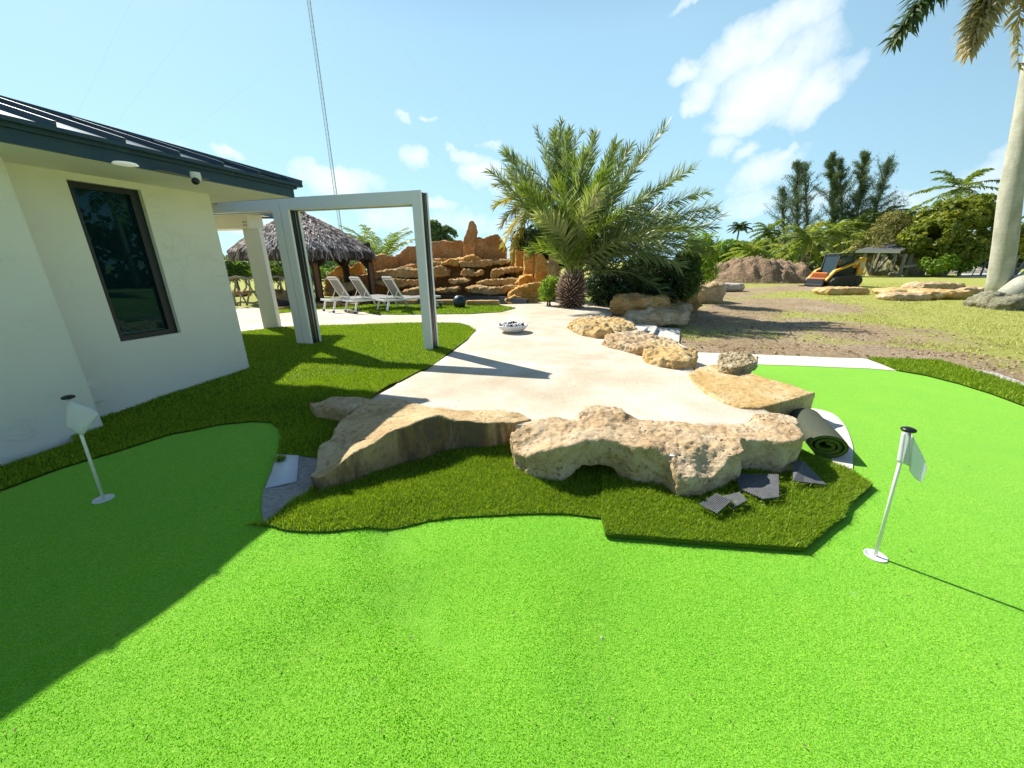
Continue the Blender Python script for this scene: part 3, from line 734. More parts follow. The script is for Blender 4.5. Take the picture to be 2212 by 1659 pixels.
op = onpl(205, 851, wp + WN3*.04, WN3); mb = MB(); mb.box(tuple(op - WN3*.01), (.07, .10, .16), rz=math.atan2(WN3.y, WN3.x)); mb.build('outlet_cover', 'stucco_white', house, bevel=.008)

# covered porch behind: column, beam, dark roof slab
porch = emp('porch', 'white column and beam of a covered porch with dark roof edge, behind the frames', 'porch', tuple(gz(570, 710, .3)))
simple('porch_paint', (.80, .77, .69), .7, c2=(.76, .73, .66), scale=2)
cb = gz(570, 711, .3); cw = .30; ra = R(-14)
ux = Vector((math.cos(ra), math.sin(ra), 0)); uy = Vector((-math.sin(ra), math.cos(ra), 0))
def pz(a, b_, z): return cb + ux*a + uy*b_ + Vector((0, 0, z - .3))
def pbox(mb, a0, a1, b0, b1, z0_, z1_):
    mb.add([pz(a, b_, z) for z in (z0_, z1_) for a, b_ in ((a0, b0), (a1, b0), (a1, b1), (a0, b1))], [(0,3,2,1),(4,5,6,7),(0,1,5,4),(1,2,6,5),(2,3,7,6),(3,0,4,7)])
mb = MB(); s45 = R(32)
ca, sa = math.cos(s45), math.sin(s45)
cols = [(0, 0), (cw*ca, cw*sa), (cw*ca - cw*sa, cw*sa + cw*ca), (-cw*sa, cw*ca)]
k = [pz(a, b_, .28) for a, b_ in cols] + [pz(a, b_, 2.44) for a, b_ in cols]
mb.add(k, [(0,1,5,4),(1,2,6,5),(2,3,7,6),(3,0,4,7)]); mb.build('column', 'porch_paint', porch)
mb = MB(); pbox(mb, -3.4, .22, -.03, .34, 2.44, 2.72); mb.build('beam', 'porch_paint', porch, bevel=.006)
for z in (2.50, 2.56):
    for a in (.10, .16): mb = MB(); mb.tube([pz(a, -.03, z), pz(a, -.045, z)], .012, 8); mb.build('bolt', 'dark_frame', porch)
fa = at(526, 468, 7.75); fb = at(600, 482, 9.1); zf = 2.62
fd = (Vector((fb.x, fb.y, 0)) - Vector((fa.x, fa.y, 0))).normalized(); st = Vector((fa.x, fa.y, 0)) - fd*2.6; en = Vector((fb.x, fb.y, 0)) + fd*.1
lf = Vector((-fd.y, fd.x, 0))
mb = MB(); q = [st, en, en + lf*4.5, st + lf*4.5]
mb.add([p + Vector((0, 0, z)) for z in (2.73, 2.75) for p in q], [(0,1,2,3)[::-1],(4,5,6,7)]); mb.build('porch_ceiling', 'porch_paint', porch)
mb = MB(); mb.beam(st + Vector((0,0,2.79)), en + Vector((0,0,2.79)), .04, .19); mb.beam(en + Vector((0,0,2.79)) + lf*.02, en + lf*4.5 + Vector((0,0,2.79)), .04, .186)
mb.add([p + Vector((0, 0, z)) for z, qq in ((2.87, q), (2.90, q)) for p in qq], [(0,1,2,3)[::-1],(4,5,6,7)])
mb.build('roof_edge', 'navy_metal', porch)

# ------------------------------------------------------------------ white metal door-like frames
simple('frame_white', (.84, .86, .88), .35, c2=(.81, .84, .86), scale=3)
simple('channel_black', (.012, .018, .022), .3)
simple('steel_grey', (.42, .44, .46), .3, metal=.8)
FL = gz(635, 747, .305); FR = gz(934, 758, .305)
FL = Vector((FL.x, FL.y, 0)) + Vector((0, .10, 0)); FR = Vector((FR.x, FR.y, 0))
fx_ = (FR - FL).normalized(); fy_ = Vector((-fx_.y, fx_.x, 0))
Hf = 2.74; pw = .15; dp = .27
def frame(name, a0, a1, label):
    root = emp(name, label, 'frame', tuple(FL + fx_*a0 + Vector((0, 0, .31))), group='white metal frames by the patio')
    def bx(mb, a, b_, c, d, z0_, z1_):
        mb.add([FL + fx_*x + fy_*y + Vector((0, 0, z)) for z in (z0_, z1_) for x, y in ((a, c), (b_, c), (b_, d), (a, d))], [(0,3,2,1),(4,5,6,7),(0,1,5,4),(1,2,6,5),(2,3,7,6),(3,0,4,7)])
    for (x0, x1, inner) in ((a0, a0 + pw, 1), (a1 - pw, a1, -1)):
        mb = MB(); bx(mb, x0, x1, 0, .045, .28, Hf); bx(mb, x0, x1, dp - .05, dp, .28, Hf)
        p = mb.build('post', 'frame_white', root, bevel=.004)
        mb = MB(); bx(mb, x0 + .01, x1 - .01, .045, dp - .05, .28, Hf - .02); mb.build('channel', 'channel_black', p)
        mb = MB(); xs = x1 - .018 if inner > 0 else x1 - .018
        bx(mb, x1 - .0098, x1 - .002, .15, .162, .29, Hf - .05); mb.build('track', 'steel_grey', p)
    mb = MB(); bx(mb, a0 + pw, a1 - pw, 0.0015, .1035, Hf - .185, Hf - .001); bx(mb, a0 + pw, a1 - pw, dp - .0485, dp - .0015, Hf - .185, Hf - .001); 
    bm_ = mb.build('beam', 'frame_white', root, bevel=.004)
    mb = MB(); bx(mb, a0 + pw, a1 - pw, .105, dp - .05, Hf - .15, Hf - .02); mb.build('channel', 'channel_black', bm_)
    return root
tot = (FR - FL).length
frame('metal_frame', .155 + .012, tot, 'tall white metal frame whose right post stands at the patio edge')
frame('metal_frame', -2.35, .155, 'white metal frame half hidden behind the house wall, left of its twin')

# ------------------------------------------------------------------ boulders
rockmat('rock_tan', (.40, .27, .13), (.55, .42, .26), (.66, .56, .42), dark=.9, pit=1.1)
rockmat('rock_pale', (.42, .285, .15), (.54, .40, .24), (.61, .50, .35), dark=.95, pit=1.3)
rockmat('rock_stained_shade', (.44, .30, .15), (.58, .43, .23), (.64, .51, .31), dark=.7, pit=.7, stain_shade=1.0)
rockmat('rock_yellow', (.47, .30, .11), (.57, .40, .18), (.64, .50, .29), dark=.5, pit=.5)
rockmat('rock_lit_orange', (.58, .28, .06), (.68, .38, .11), (.70, .48, .22), dark=.5, pit=.6, sc=.6)  # waterfall rock with its sunlit tone put into the colour
rockmat('rock_shade_brown', (.40, .19, .065), (.50, .27, .11), (.58, .35, .18), dark=.7, pit=.8, sc=.5)  # same waterfall rock, the back wall's shade put into a browner colour
rockmat('rock_ledge', (.40, .22, .075), (.50, .32, .13), (.58, .43, .24), dark=.8, pit=1, sc=.6)
rockmat('rock_coral', (.26, .20, .12), (.42, .34, .20), (.55, .46, .30), dark=1.0, pit=2.2, sc=2.2)
rockmat('rock_grey', (.36, .30, .24), (.48, .42, .35), (.62, .56, .48), dark=.6, pit=.8, sc=.6)
GB = 'boulders edging the patio'
boulder('boulder', [(676,1054,.10),(693,1068,.10),(787,1037,.07),(862,1005,.04),(956,981,0.03),(1050,969,.09),(1112,953,.14),(1150,930,.2),(1155,916,.28),(1128,898,.305),(1081,892,.305),(987,893,.305),(925,880,.31),(850,862,.33),(800,864,.33),(770,882,.33),(738,908,.32),(714,944,.3),(688,966,.26),(687,990,.2),(677,1030,.14)],
        [(683,1015,.17),(700,985,.25),(778,962,.34),(862,936,.39),(934,902,.42),(1000,904,.37),(1060,907,.345),(1120,912,.33),(1143,917,.31),(925,880,.335),(850,864,.35),(987,891,.34),(1081,890,.35),(740,915,.33),(700,962,.29)],
        'rock_stained_shade', zbot=[(676,1054,.03),(862,1005,-.03),(956,981,-.02),(1050,969,.04),(1112,953,.08),(1143,920,.1),(1081,893,.05)], voxel=.0125, pit=.012, smooth=3, amp=.013, freq=2.6, seed=3, fine=.35, label='large wedge-shaped tan boulder with dark stains down its shaded face', cat='boulder', group=GB)
boulder('boulder', [(671,887,.2),(677,862,.34),(710,858,.34),(760,860,.34),(800,866,.33),(790,880,.3),(755,905,.25),(735,925,.12),(690,925,.08),(676,910,.1)],
        [(680,872,.30),(710,862,.36),(760,864,.37),(790,868,.36),(720,885,.33),(690,890,.28)], 'rock_tan', voxel=.013, smooth=5, amp=.014, freq=4, zbot=.05, seed=9,
        label='small grey-tan rock in the house shade, tucked behind the wedge-shaped boulder', cat='rock', group=GB)
boulder('boulder', [(1106,985,.04),(1114,1016,.06),(1153,1033,.07),(1196,1038,.06),(1231,1027,.08),(1258,1006,.14),(1305,1004,.14),(1329,1022,.08),(1368,1048,.02),(1432,1062,0),(1458,1086,0),(1504,1084,0),(1547,1069,0),(1592,1055,0),(1584,1024,.04),(1641,1019,.05),(1684,1026,.05),(1711,1016,.06),(1724,983,.15),(1712,940,.25),(1725,925,.28),(1722,908,.31),(1688,897,.32),(1641,896,.32),(1602,915,.32),(1524,925,.32),(1446,917,.33),(1380,908,.35),(1342,893,.37),(1300,888,.37),(1262,893,.36),(1248,912,.33),(1196,906,.35),(1160,909,.35),(1128,932,.3),(1106,960,.2)],
        [(1120,975,.24),(1165,915,.37),(1200,905,.38),(1250,912,.355),(1270,887,.42),(1300,880,.44),(1340,886,.43),(1380,908,.37),(1450,920,.36),(1520,928,.345),(1600,918,.345),(1680,905,.36),(1715,915,.34),(1200,985,.34),(1300,960,.37),(1400,960,.37),(1500,950,.36),(1600,950,.37),(1690,950,.35),(1640,985,.31),(1430,1000,.30),(1480,1035,.22),(1450,1065,.13),(1540,1040,.17),(1350,1010,.31),(1700,990,.27)],
        'rock_pale', voxel=.0115, pit=.022, smooth=3, amp=.026, freq=3.0, seed=5, fine=.42, sharp=.25,
        zbot=[(1106,985,.04),(1196,1035,.05),(1262,1004,.13),(1300,1003,.13),(1370,1045,.0),(1500,1080,0),(1640,1018,.04),(1700,1015,.05),(1300,940,.0),(1500,950,0),(1584,1022,.08),(1270,985,.10)],
        label='broad pitted pale boulder with a hollow underneath, front of the patio', cat='boulder', group=GB)
boulder('boulder', [(1485,812,.30),(1510,796,.31),(1544,789,.32),(1600,795,.32),(1653,820,.30),(1711,836,.3),(1743,852,.29),(1753,870,.2),(1753,886,.12),(1735,895,.1),(1700,903,.12),(1672,897,.2),(1640,884,.31),(1600,880,.32),(1563,868,.32),(1524,848,.32),(1500,829,.31)],
        [(1500,812,.32),(1544,796,.335),(1600,820,.335),(1653,830,.33),(1700,850,.335),(1740,862,.32),(1690,885,.325),(1600,872,.325),(1540,850,.33)], 'rock_yellow', voxel=.014, pit=.012, smooth=3, amp=.014, freq=2.4, zbot=.04, seed=11, fine=.3,
        label='flat ochre rock slab at the patio corner beside the putting green', cat='rock slab', group=GB)
boulder('boulder', [(1550,792,.34),(1556,776,.36),(1580,769,.38),(1612,770,.38),(1634,778,.38),(1635,792,.34),(1610,803,.33),(1580,810,.33),(1556,805,.33)],
        [(1560,785,.40),(1580,773,.45),(1612,772,.45),(1628,782,.41),(1590,790,.42)], 'rock_coral', voxel=.009, smooth=2, amp=.026, freq=6, zbot=.32, seed=13, fine=.8, sharp=.5,
        label='small knobbly holey rock sitting on the flat ochre slab', cat='rock')
E = [([(1227,707,.34),(1233,716,.3),(1260,726,.3),(1286,732,.3),(1316,730,.3),(1350,722,.3),(1374,718,.3),(1368,706,.34),(1345,697,.36),(1317,691,.36),(1270,691,.36),(1240,696,.36)],
      [(1235,704,.40),(1270,697,.49),(1317,699,.47),(1350,705,.42),(1300,712,.46),(1368,714,.36),(1260,720,.38),(1340,719,.38)], 'rock_yellow', 15, 'low golden boulder at the far end of the patio edge, by the steps'),
     [(([(1303,744,.32),(1318,752,.3),(1351,761,.3),(1380,768,.3),(1400,770,.3),(1430,758,.3),(1470,754,.3),(1472,748,.34),(1442,735,.34),(1395,726,.35),(1333,723,.36),(1311,731,.36)]),
      [(1312,738,.40),(1335,727,.44),(1390,732,.42),(1440,742,.38),(1380,750,.42),(1468,750,.34)], 'rock_pale', 17, 'pale boulder with white mortar at its foot, second along the patio edge')][0],
     ([(1389,773,.32),(1395,785,.3),(1426,794,.3),(1455,798,.3),(1480,797,.3),(1503,786,.3),(1504,768,.34),(1473,757,.35),(1426,745,.36),(1401,751,.36)],
      [(1395,768,.40),(1410,754,.44),(1440,756,.44),(1480,765,.42),(1498,772,.39),(1440,775,.43)], 'rock_yellow', 19, 'rounded golden boulder beside the flat slab, third along the patio edge')]
for sil, top, mt, sd_, lb in E:
    boulder('boulder', sil, top, mt, voxel=.02, smooth=2, amp=.055, freq=3.4, pit=.02, zbot=.2, seed=sd_, fine=.4, sharp=.5, label=lb, cat='boulder', group=GB)
# stacked rocks beyond the steps
def px_rock(name, u0, u1, v0, v1, zb, mat, seed, label, depth=.8, amp=.2, sharp=.6, boxy=.42, group='rocks stacked beside the steps', **kw):
    a = gz((u0+u1)/2, v1, zb); Yc = a.y + depth*.45
    l = at(u0, (v0+v1)/2, Yc); r = at(u1, (v0+v1)/2, Yc); t = at((u0+u1)/2, v0, Yc)
    w = (r - l).length
    return blob_rock(name, ((l.x + r.x)/2, Yc, (zb + t.z)/2), (w*1.02, depth, max(.08, t.z - zb)*1.08), mat, seed=seed, amp=amp, sharp=sharp, boxy=boxy, label=label, cat='rock', group=group, **kw)
px_rock('rock', 1322, 1437, 639, 683, .22, 'rock_ledge', 21, 'sunlit ochre rock resting on the overhanging rock beside the steps', 1.0)
px_rock('rock', 1340, 1446, 627, 652, .30, 'rock_ledge', 22, 'long brown rock in the shade right under the dark shrubs', 1.0)
px_rock('rock', 1358, 1482, 672, 707, .02, 'rock_tan', 23, 'tan-brown rock overhanging the lowest step', 1.0)
px_rock('rock', 1446, 1479, 631, 650, .3, 'rock_ledge', 24, 'small dark rock wedged under the shrub', .5)
px_rock('rock', 1430, 1489, 655, 680, .02, 'rock_tan', 25, 'flat brownish rock lying behind the overhanging rock', .8)
px_rock('rock', 1472, 1504, 640, 674, .0, 'rock_ledge', 26, 'small brown rock leaning on the big pale boulder', .6)
px_rock('rock', 1476, 1557, 611, 655, 0, 'rock_pale', 27, 'big chalky pale boulder at the edge of the yard', 1.4, .10)
px_rock('rock', 1498, 1534, 588, 613, .1, 'rock_ledge', 28, 'ochre rock under the yellow shrub, above the pale boulder', .9)
px_rock('rock', 1525, 1603, 612, 630, 0, 'rock_grey', 29, 'flat grey slab lying in front of the soil heap', 1.3, .06)
px_rock('rock', 1290, 1300, 640, 646, .3, 'rock_pale', 30, 'pebble-sized pale stone on the ground under the dark shrubs', .2)

# ------------------------------------------------------------------ loose turf in front
def over(x, y): return hgt(x, y)
matL = smooth_poly(P2([(578,1134),(590,1143),(621,1152),(675,1155),(768,1148.6),(925,1131),(1081,1119),(1210,1116)]), 3)[:-3] + P2([(1243,1118),(1297,1125),(1299,1080),(1300,1000),(1260,975),(1150,940),(1040,955),(940,970),(840,1000),(760,1030),(690,1052),(671,1061),(612,1106)])
drape('turf_base', matL, .024, 'lawn_base', .05, kind='structure')
blades('turf_mat', matL, 26000, .027, .0032, 'turf_blade', .020, lean=.9, kind='stuff', label='thick artificial grass along the foot of the two front boulders', cat='grass')
mr = P2([(1297,1122),(1307,1166),(1400,1173),(1560,1186),(1735,1198),(1758,1178.5),(1790,1150),(1821,1128),(1829,1104),(1850,1085),(1881.5,1058),(1862,1044),(1836.5,1026),(1800,1012),(1770,1000),(1730,985),(1650,1000),(1560,1010),(1420,1010),(1300,1010)])
tm = drape('turf_offcut', mr, .050, 'lawn_base', .05, thick=.026, label='loose cut piece of artificial grass lying over the green below the pitted boulder', cat='turf piece')
o = blades('grass_pile', mr, 26000, .027, .0032, 'turf_blade', .046, lean=.9, parent=tm, kind='stuff')
simple('turf_backing', (.03, .038, .032), .8, c2=(.085, .095, .05), scale=120, bs=.6, bscale=160, bd=.004)
simple('turf_backing_plain', (.13, .135, .14), .8, c2=(.08, .085, .09), scale=30, bs=.3, bscale=90, bd=.004)
# rolled-up turf
Nn = gz(1783, 975, .08); Ff = gz(1735, 903, .12)
axd = (Vector((Ff.x, Ff.y, 0)) - Vector((Nn.x, Nn.y, 0))).normalized(); wd_ = Vector((axd.y, -axd.x, 0))
Ln = (Vector((Ff.x, Ff.y)) - Vector((Nn.x, Nn.y))).length
prof = []
for i in range(150):
    t = i/149*2.6*2*math.pi; k = 1 - t/(2.6*2*math.pi)*.72
    prof.append((math.cos(t - 1.9)*.165*k, math.sin(t - 1.9)*.115*k + .12))
roll = emp('turf_roll', 'rolled-up offcut of artificial grass, dark speckled backing outside, beside the right boulder', 'turf roll', (Nn.x, Nn.y, .02))
def spiral(name, mat, off, th, inset=0):
    mb = MB(); rings = []
    for s in range(9):
        f = s/8; c = Vector((Nn.x, Nn.y, .012)) + axd*(inset + (Ln - 2*inset)*f); wob = 1 + .05*math.sin(f*5)
        ring = []
        for i, (a, z) in enumerate(prof):
            a2, z2 = prof[max(i-1, 0)]; a3, z3 = prof[min(i+1, 149)]
            tx, tz = a3-a2, z3-z2; l = math.hypot(tx, tz) + 1e-9; nx_, nz_ = tz/l, -tx/l
            ring.append((c + wd_*(a*wob + nx_*(off)) + Vector((0, 0, z + nz_*(off))), c + wd_*(a*wob + nx_*(off - th)) + Vector((0, 0, z + nz_*(off - th)))))
        rings.append(ring)
    n = len(prof); vs = [p for r in rings for q in r for p in q]
    fs = []
    for s in range(8):
        for i in range(n - 1):
            a = (s*n + i)*2; b_ = a + 2; c = ((s+1)*n + i)*2; d = c + 2
            fs += [(a, b_, d, c), (a+1, c+1, d+1, b_+1)]
    for s in (0, 8):
        for i in range(n - 1):
            a = (s*n + i)*2; fs.append((a, a+1, a+3, a+2))
    mb.add(vs, fs); return mb.build(name, mat, roll, smooth=False)
spiral('backing', 'turf_backing', .004, .006)
spiral('grass_layer', 'lawn_base', -.003, .020, .004)
# scraps with their ribbed backing up
GS = 'turf scraps lying backing up'
def scrap(pts, rib, label, zz):
    P = [gz(u, v, z) for (u, v), z in zip(pts, zz)]
    c = sum(P, Vector())/len(P); t = emp('turf_scrap', label, 'turf scrap', (c.x, c.y, .08), group=GS)
    e1 = (P[1] - P[0]).normalized(); nrm = (P[1]-P[0]).cross(P[2]-P[0]).normalized(); nrm = nrm if nrm.z > 0 else -nrm; e2 = nrm.cross(e1)
    pl = [((p-c).dot(e1), (p-c).dot(e2), (p-c).dot(nrm)) for p in P]; n = len(P)
    mb = MB(); mb.add([c + e1*a + e2*b_ + nrm*d for a, b_, d in pl] + [c + e1*a + e2*b_ + nrm*(d - .006) for a, b_, d in pl], [tuple(range(n)), tuple(range(2*n-1, n-1, -1))] + [(i, i+n, (i+1) % n + n, (i+1) % n) for i in range(n)])
    mb.build('backing', 'turf_backing_plain', t)
    if rib:
        mb = MB(); xs = [a for a, _, _ in pl]; k = min(xs) + .006
        while k < max(xs):
            ys = []
            for i in range(n):
                (a0, b0, d0), (a1, b1, d1) = pl[i], pl[(i+1) % n]
                if (a0 - k)*(a1 - k) < 0: s_ = (k-a0)/(a1-a0); ys.append((b0 + s_*(b1-b0), d0 + s_*(d1-d0)))
            if len(ys) >= 2:
                ys.sort(); mb.beam(c + e1*k + e2*ys[0][0] + nrm*(ys[0][1] + .003), c + e1*k + e2*ys[-1][0] + nrm*(ys[-1][1] + .003), .006, .005, up=nrm)
            k += .014
        if mb.v: mb.build('ribs', 'turf_backing_plain', t)
    m2 = 500; x = []; 
    for i in range(n):
        for s_ in rng.uniform(0, 1, 60): q = P[i].lerp(P[(i+1) % n], float(s_)); x.append((q.x, q.y, q.z - .012))
    x = np.array(x); x[:, :2] += rng.normal(0, .005, (len(x), 2))
    blade_pts('grass_fringe', x[:, 0], x[:, 1], x[:, 2] - .015, .022, .004, 'turf_blade', 2.6, t, kind='stuff')
scrap([(1510,1089),(1547,1066),(1582,1080),(1549,1109)], 1, 'small ribbed turf scrap with the frontmost pointed corner', [.10, .14, .13, .10])
scrap([(1562,1072),(1598,1063),(1614,1081),(1580,1099)], 1, 'ribbed turf scrap half under the frontmost pointed one', [.10, .13, .12, .09])
scrap([(1588,1024),(1682,1025),(1683,1074),(1648,1078),(1598,1056)], 1, 'square turf scrap, largest, below the boulder notch', [.11, .15, .11, .10, .10])
scrap([(1712,993),(1735,996),(1786,1047),(1736,1041),(1713,1038)], 0, 'smooth triangular turf scrap beside the turf roll', [.14, .16, .09, .10, .12])
# tuft of grass on the board
q = G(607, 1000); x = rng.normal(0, .018, (260, 2)); blade_pts('grass_tuft', q.x + x[:, 0], q.y + x[:, 1], np.full(260, q.z + .03), .03, .005, 'turf_blade', 1.4, label='little torn tuft of artificial grass on the white board', cat='grass tuft')
q = G(1475, 1068); x = rng.normal(0, .02, (500, 2)); blade_pts('grass_tuft', q.x + x[:, 0], q.y + x[:, 1] - .02, np.full(500, .05) + rng.uniform(0, .05, 500), .045, .004, 'turf_blade', .9, label='upright tuft of turf folded against the toe of the pitted boulder', cat='grass tuft')

# ------------------------------------------------------------------ golf flags
m, nt, b, o = nt_new('flag_cloth'); b.inputs['Base Color'].default_value = (.86, .88, .92, 1); b.inputs['Roughness'].default_value = .7
t_ = N(nt, 'ShaderNodeBsdfTranslucent'); t_.inputs[0].default_value = (.9, .9, .93, 1); mx_ = N(nt, 'ShaderNodeMixShader'); mx_.inputs[0].default_value = .45
L(nt, b.outputs[0], mx_.inputs[1]); L(nt, t_.outputs[0], mx_.inputs[2]); L(nt, mx_.outputs[0], o.inputs[0])
simple('pole_white', (.80, .80, .76), .35, c2=(.76, .76, .72), scale=4)
def flagpin(u, v, tu, tv, label, left):
    b0 = G(u, v); b0.z += .012
    Ht = .86 if not left else .80
    tp = at(tu, tv, b0.y); top = Vector((b0.x + (tp.x - b0.x), b0.y, tp.z))
    t = emp('golf_flag', label, 'golf flag', tuple(b0), group='putting green flags')
    mb = MB(); mb.tube([b0 + Vector((0, 0, -.02)), top], .0085, 12); mb.build('pole', 'pole_white', t, smooth=True)
    dr = (top - b0).normalized()
    mb = MB(); mb.lathe([(.001, .012), (.018, .011), (.030, .005), (.032, -.002), (.028, -.008), (.001, -.009)], tuple(top), 20); mb.build('cap', 'black_plastic', t, smooth=True)
    mb = MB(); rr = .054
    mb.lathe([(rr, .001), (rr, .007), (.050, .007), (.048, .0045), (.001, .004)], tuple(b0), 28); c_ = mb.build('cup', 'white_plastic', t, smooth=True)
    # cloth: sleeve plus hanging panel
    mb = MB(); L_ = .21
    n1_, n2_ = 14, 12
    if left:
        side = Vector((.88, -.15, 0)).normalized(); P = []
        A0, A1 = top - dr*.015, top - dr*.30
        tipu = at(214, 893, b0.y - .02)
        A1 = top - dr*.255
        lowL = at(146, 929, b0.y - .03); topL = at(150, 864, b0.y - .01)
        topR = top - dr*.02
        quad = [at(148, 862, b0.y-.012), at(215, 893, b0.y-.05), at(180, 940, b0.y-.012), at(144, 925, b0.y-.03)]
        for i in range(n1_ + 1):
            for j in range(n2_ + 1):
                s_, r_ = i/n1_, j/n2_
                p = quad[0]*(1-s_)*(1-r_) + quad[1]*s_*(1-r_) + quad[2]*s_*r_ + quad[3]*(1-s_)*r_
                p = p + Vector((0, -.018*math.sin(s_*math.pi)*math.sin(r_*math.pi) - .006*math.sin(7*s_ + 3*r_), 0)); P.append(p)
    else:
        P = []
        sl0, sl1 = top - dr*.015, top - dr*.185
        tip = at(1993, 1045, b0.y - .05); far = at(2004, 1010, b0.y - .06); q0 = at(1971, 939, b0.y - .03)
        low = at(1966, 1000, b0.y + .03)
        A = [at(1948, 935, b0.y - .012), at(1966, 934, b0.y - .018), at(1972, 939, b0.y - .045)]
        B = [at(1937, 997, b0.y - .012), at(1963, 1004, b0.y - .018), at(1960, 985, b0.y - .02)]
        top_r = [at(1948,934,b0.y-.013), at(1956,934,b0.y-.03), at(1966,937,b0.y-.012), at(1972,940,b0.y-.05), at(1988,975,b0.y-.055), at(2003,1010,b0.y-.05)]
        bot_r = [at(1937,996,b0.y-.013), at(1948,1001,b0.y-.03), at(1963,1006,b0.y-.012), at(1966,1012,b0.y-.045), at(1975,1033,b0.y-.045), at(1994,1045,b0.y-.05)]
        cols_ = []
        for k in range(5):
            for s_ in (0, .33, .66): cols_.append((top_r[k].lerp(top_r[k+1], s_), bot_r[k].lerp(bot_r[k+1], s_)))
        cols_.append((top_r[5], bot_r[5])); n1_ = len(cols_) - 1
        for i, (a, b_) in enumerate(cols_):
            for j in range(n2_ + 1):
                r_ = j/n2_; p = a.lerp(b_, r_) + Vector((0, -.008*math.sin(i*1.1)*(.4 + r_), 0)); P.append(p)
    fs = [(i*(n2_+1)+j, i*(n2_+1)+j+1, (i+1)*(n2_+1)+j+1, (i+1)*(n2_+1)+j) for i in range(n1_) for j in range(n2_)]
    mb.add(P, fs)
    if not left:
        mb.tube([top - dr*.012, top - dr*.19], .0125, 12, cap=False)
    fl = mb.build('flag', 'flag_cloth', t, smooth=True)
    sm_ = fl.modifiers.new('thick', 'SOLIDIFY'); sm_.thickness = .0015
flagpin(225, 1082, 147, 858, 'white golf flag on a white pole in the house shade, by the pier', True)
flagpin(1890, 1205, 1963, 928, 'white golf flag on a white pole in the sun, right side of the green', False)
# bits lying about
def pebble(u, v, r, mat, label, cat='pebble', z=None):
    q = G(u, v); blob_rock('pebble', (q.x, q.y, q.z + .012 + r*.4), (r*2, r*1.6, r*1.2), mat, rz=u, seed=u % 17, boxy=.2, label=label, cat=cat)
pebble(1299, 1382, .006, 'white_gravel', 'tiny white pebble on the sunlit putting green')
pebble(657, 800, .018, 'white_gravel', 'flat white chip lying on sunlit grass near the frames')
q = gz(1452, 985, .37)
mb = MB(); mb.add([q + Vector(p) for p in [(-.02,0,.004),(-.008,.012,.008),(.012,.006,.006),(.022,-.002,.003),(0,-.01,.005)]], [(0,1,2,3,4)]); mb.build('stone_chip', 'white_board', label='flat white chip on top of the pitted boulder', cat='chip')
# ------------------------------------------------------------------ plants: generators
def bez(P0, P1, P2, s):
    s = np.asarray(s)[:, None]; P0, P1, P2 = (np.array(p)[None] for p in (P0, P1, P2))
    return (1-s)**2*P0 + 2*s*(1-s)*P1 + s*s*P2, 2*(1-s)*(P1-P0) + 2*s*(P2-P1)
def nrm(v): return v/(np.linalg.norm(v, axis=-1, keepdims=True) + 1e-9)
def frond_arrays(P0, P1, P2, n=60, ll=.45, lw=.022, s0=.15, ang0=65, ang1=25, vup=.25, droop=.25, rw=.022, tone=.5, tvar=.2, tiptone=0, jit=.12, segs=12, taper=.35, roll=0, plume=0):
    """pinnate frond: rachis strip plus 2n leaflets of real width"""
    s = np.repeat(np.linspace(s0, .995, n), 2) + rng.uniform(-.3, .3, 2*n)*(1-s0)/n; s = np.clip(s, 0, 1)
    sd = np.tile([1., -1.], n)
    p, t = bez(P0, P1, P2, s); t = nrm(t)
    up = np.array([0, 0, 1.]); side = nrm(np.cross(t, up + 1e-3)); nn = nrm(np.cross(side, t))
    if roll: side, nn = side*math.cos(roll) + nn*math.sin(roll), nn*math.cos(roll) - side*math.sin(roll)
    q = (s - s0)/(1-s0)
    prof = (taper + (1-taper)*np.clip(np.sin(np.pi*np.clip(q*.82+.12, 0, 1)), 0, 1))*rng.uniform(.82, 1.1, 2*n)
    a = np.radians(ang0 + (ang1-ang0)*q) + rng.normal(0, jit, 2*n)
    Lf = ll*prof
    d = nrm(side*sd[:, None]*np.sin(a)[:, None] + t*np.cos(a)[:, None] + nn*(vup + rng.normal(0, jit, 2*n) + plume*rng.choice([-1., .0, 1.4], 2*n))[:, None])
    mid = p + d*(Lf*.5)[:, None]; g = np.zeros_like(d); g[:, 2] = -droop
    d2 = nrm(d + g); tip = mid + d2*(Lf*.5)[:, None]
    wv = nrm(np.cross(d, nn*.8 + side*sd[:, None]*.3 + rng.normal(0, .25, d.shape)))*(lw/2)
    V = np.stack([p - wv*.6, p + wv*.6, mid + wv, mid - wv, tip], 1).reshape(-1, 3)
    k = np.arange(2*n)*5
    Q = np.stack([k, k+1, k+2, k+3], 1); T = np.stack([k+3, k+2, k+4], 1)
    r = np.clip(tone + rng.normal(0, tvar*.5, 2*n) + tiptone*q, 0, 1)
    Rn = np.repeat(r, 5)
    # rachis
    ss = np.linspace(0, 1, segs); pr, tr = bez(P0, P1, P2, ss); tr = nrm(tr); sr = nrm(np.cross(tr, up+1e-3)); nr = nrm(np.cross(sr, tr))
    w = (rw*(1 - .85*ss))[:, None]
    ring = np.stack([pr - sr*w, pr + nr*w*.7, pr + sr*w, pr - nr*w*.7], 1).reshape(-1, 3); o = len(V)
    qr = [(o + i*4 + j, o + i*4 + (j+1) % 4, o + (i+1)*4 + (j+1) % 4, o + (i+1)*4 + j) for i in range(segs-1) for j in range(4)]
    V = np.concatenate([V, ring]); Q = np.concatenate([Q, np.array(qr)]); Rn = np.concatenate([Rn, np.full(len(ring), .93)])
    return V, T, Q, Rn
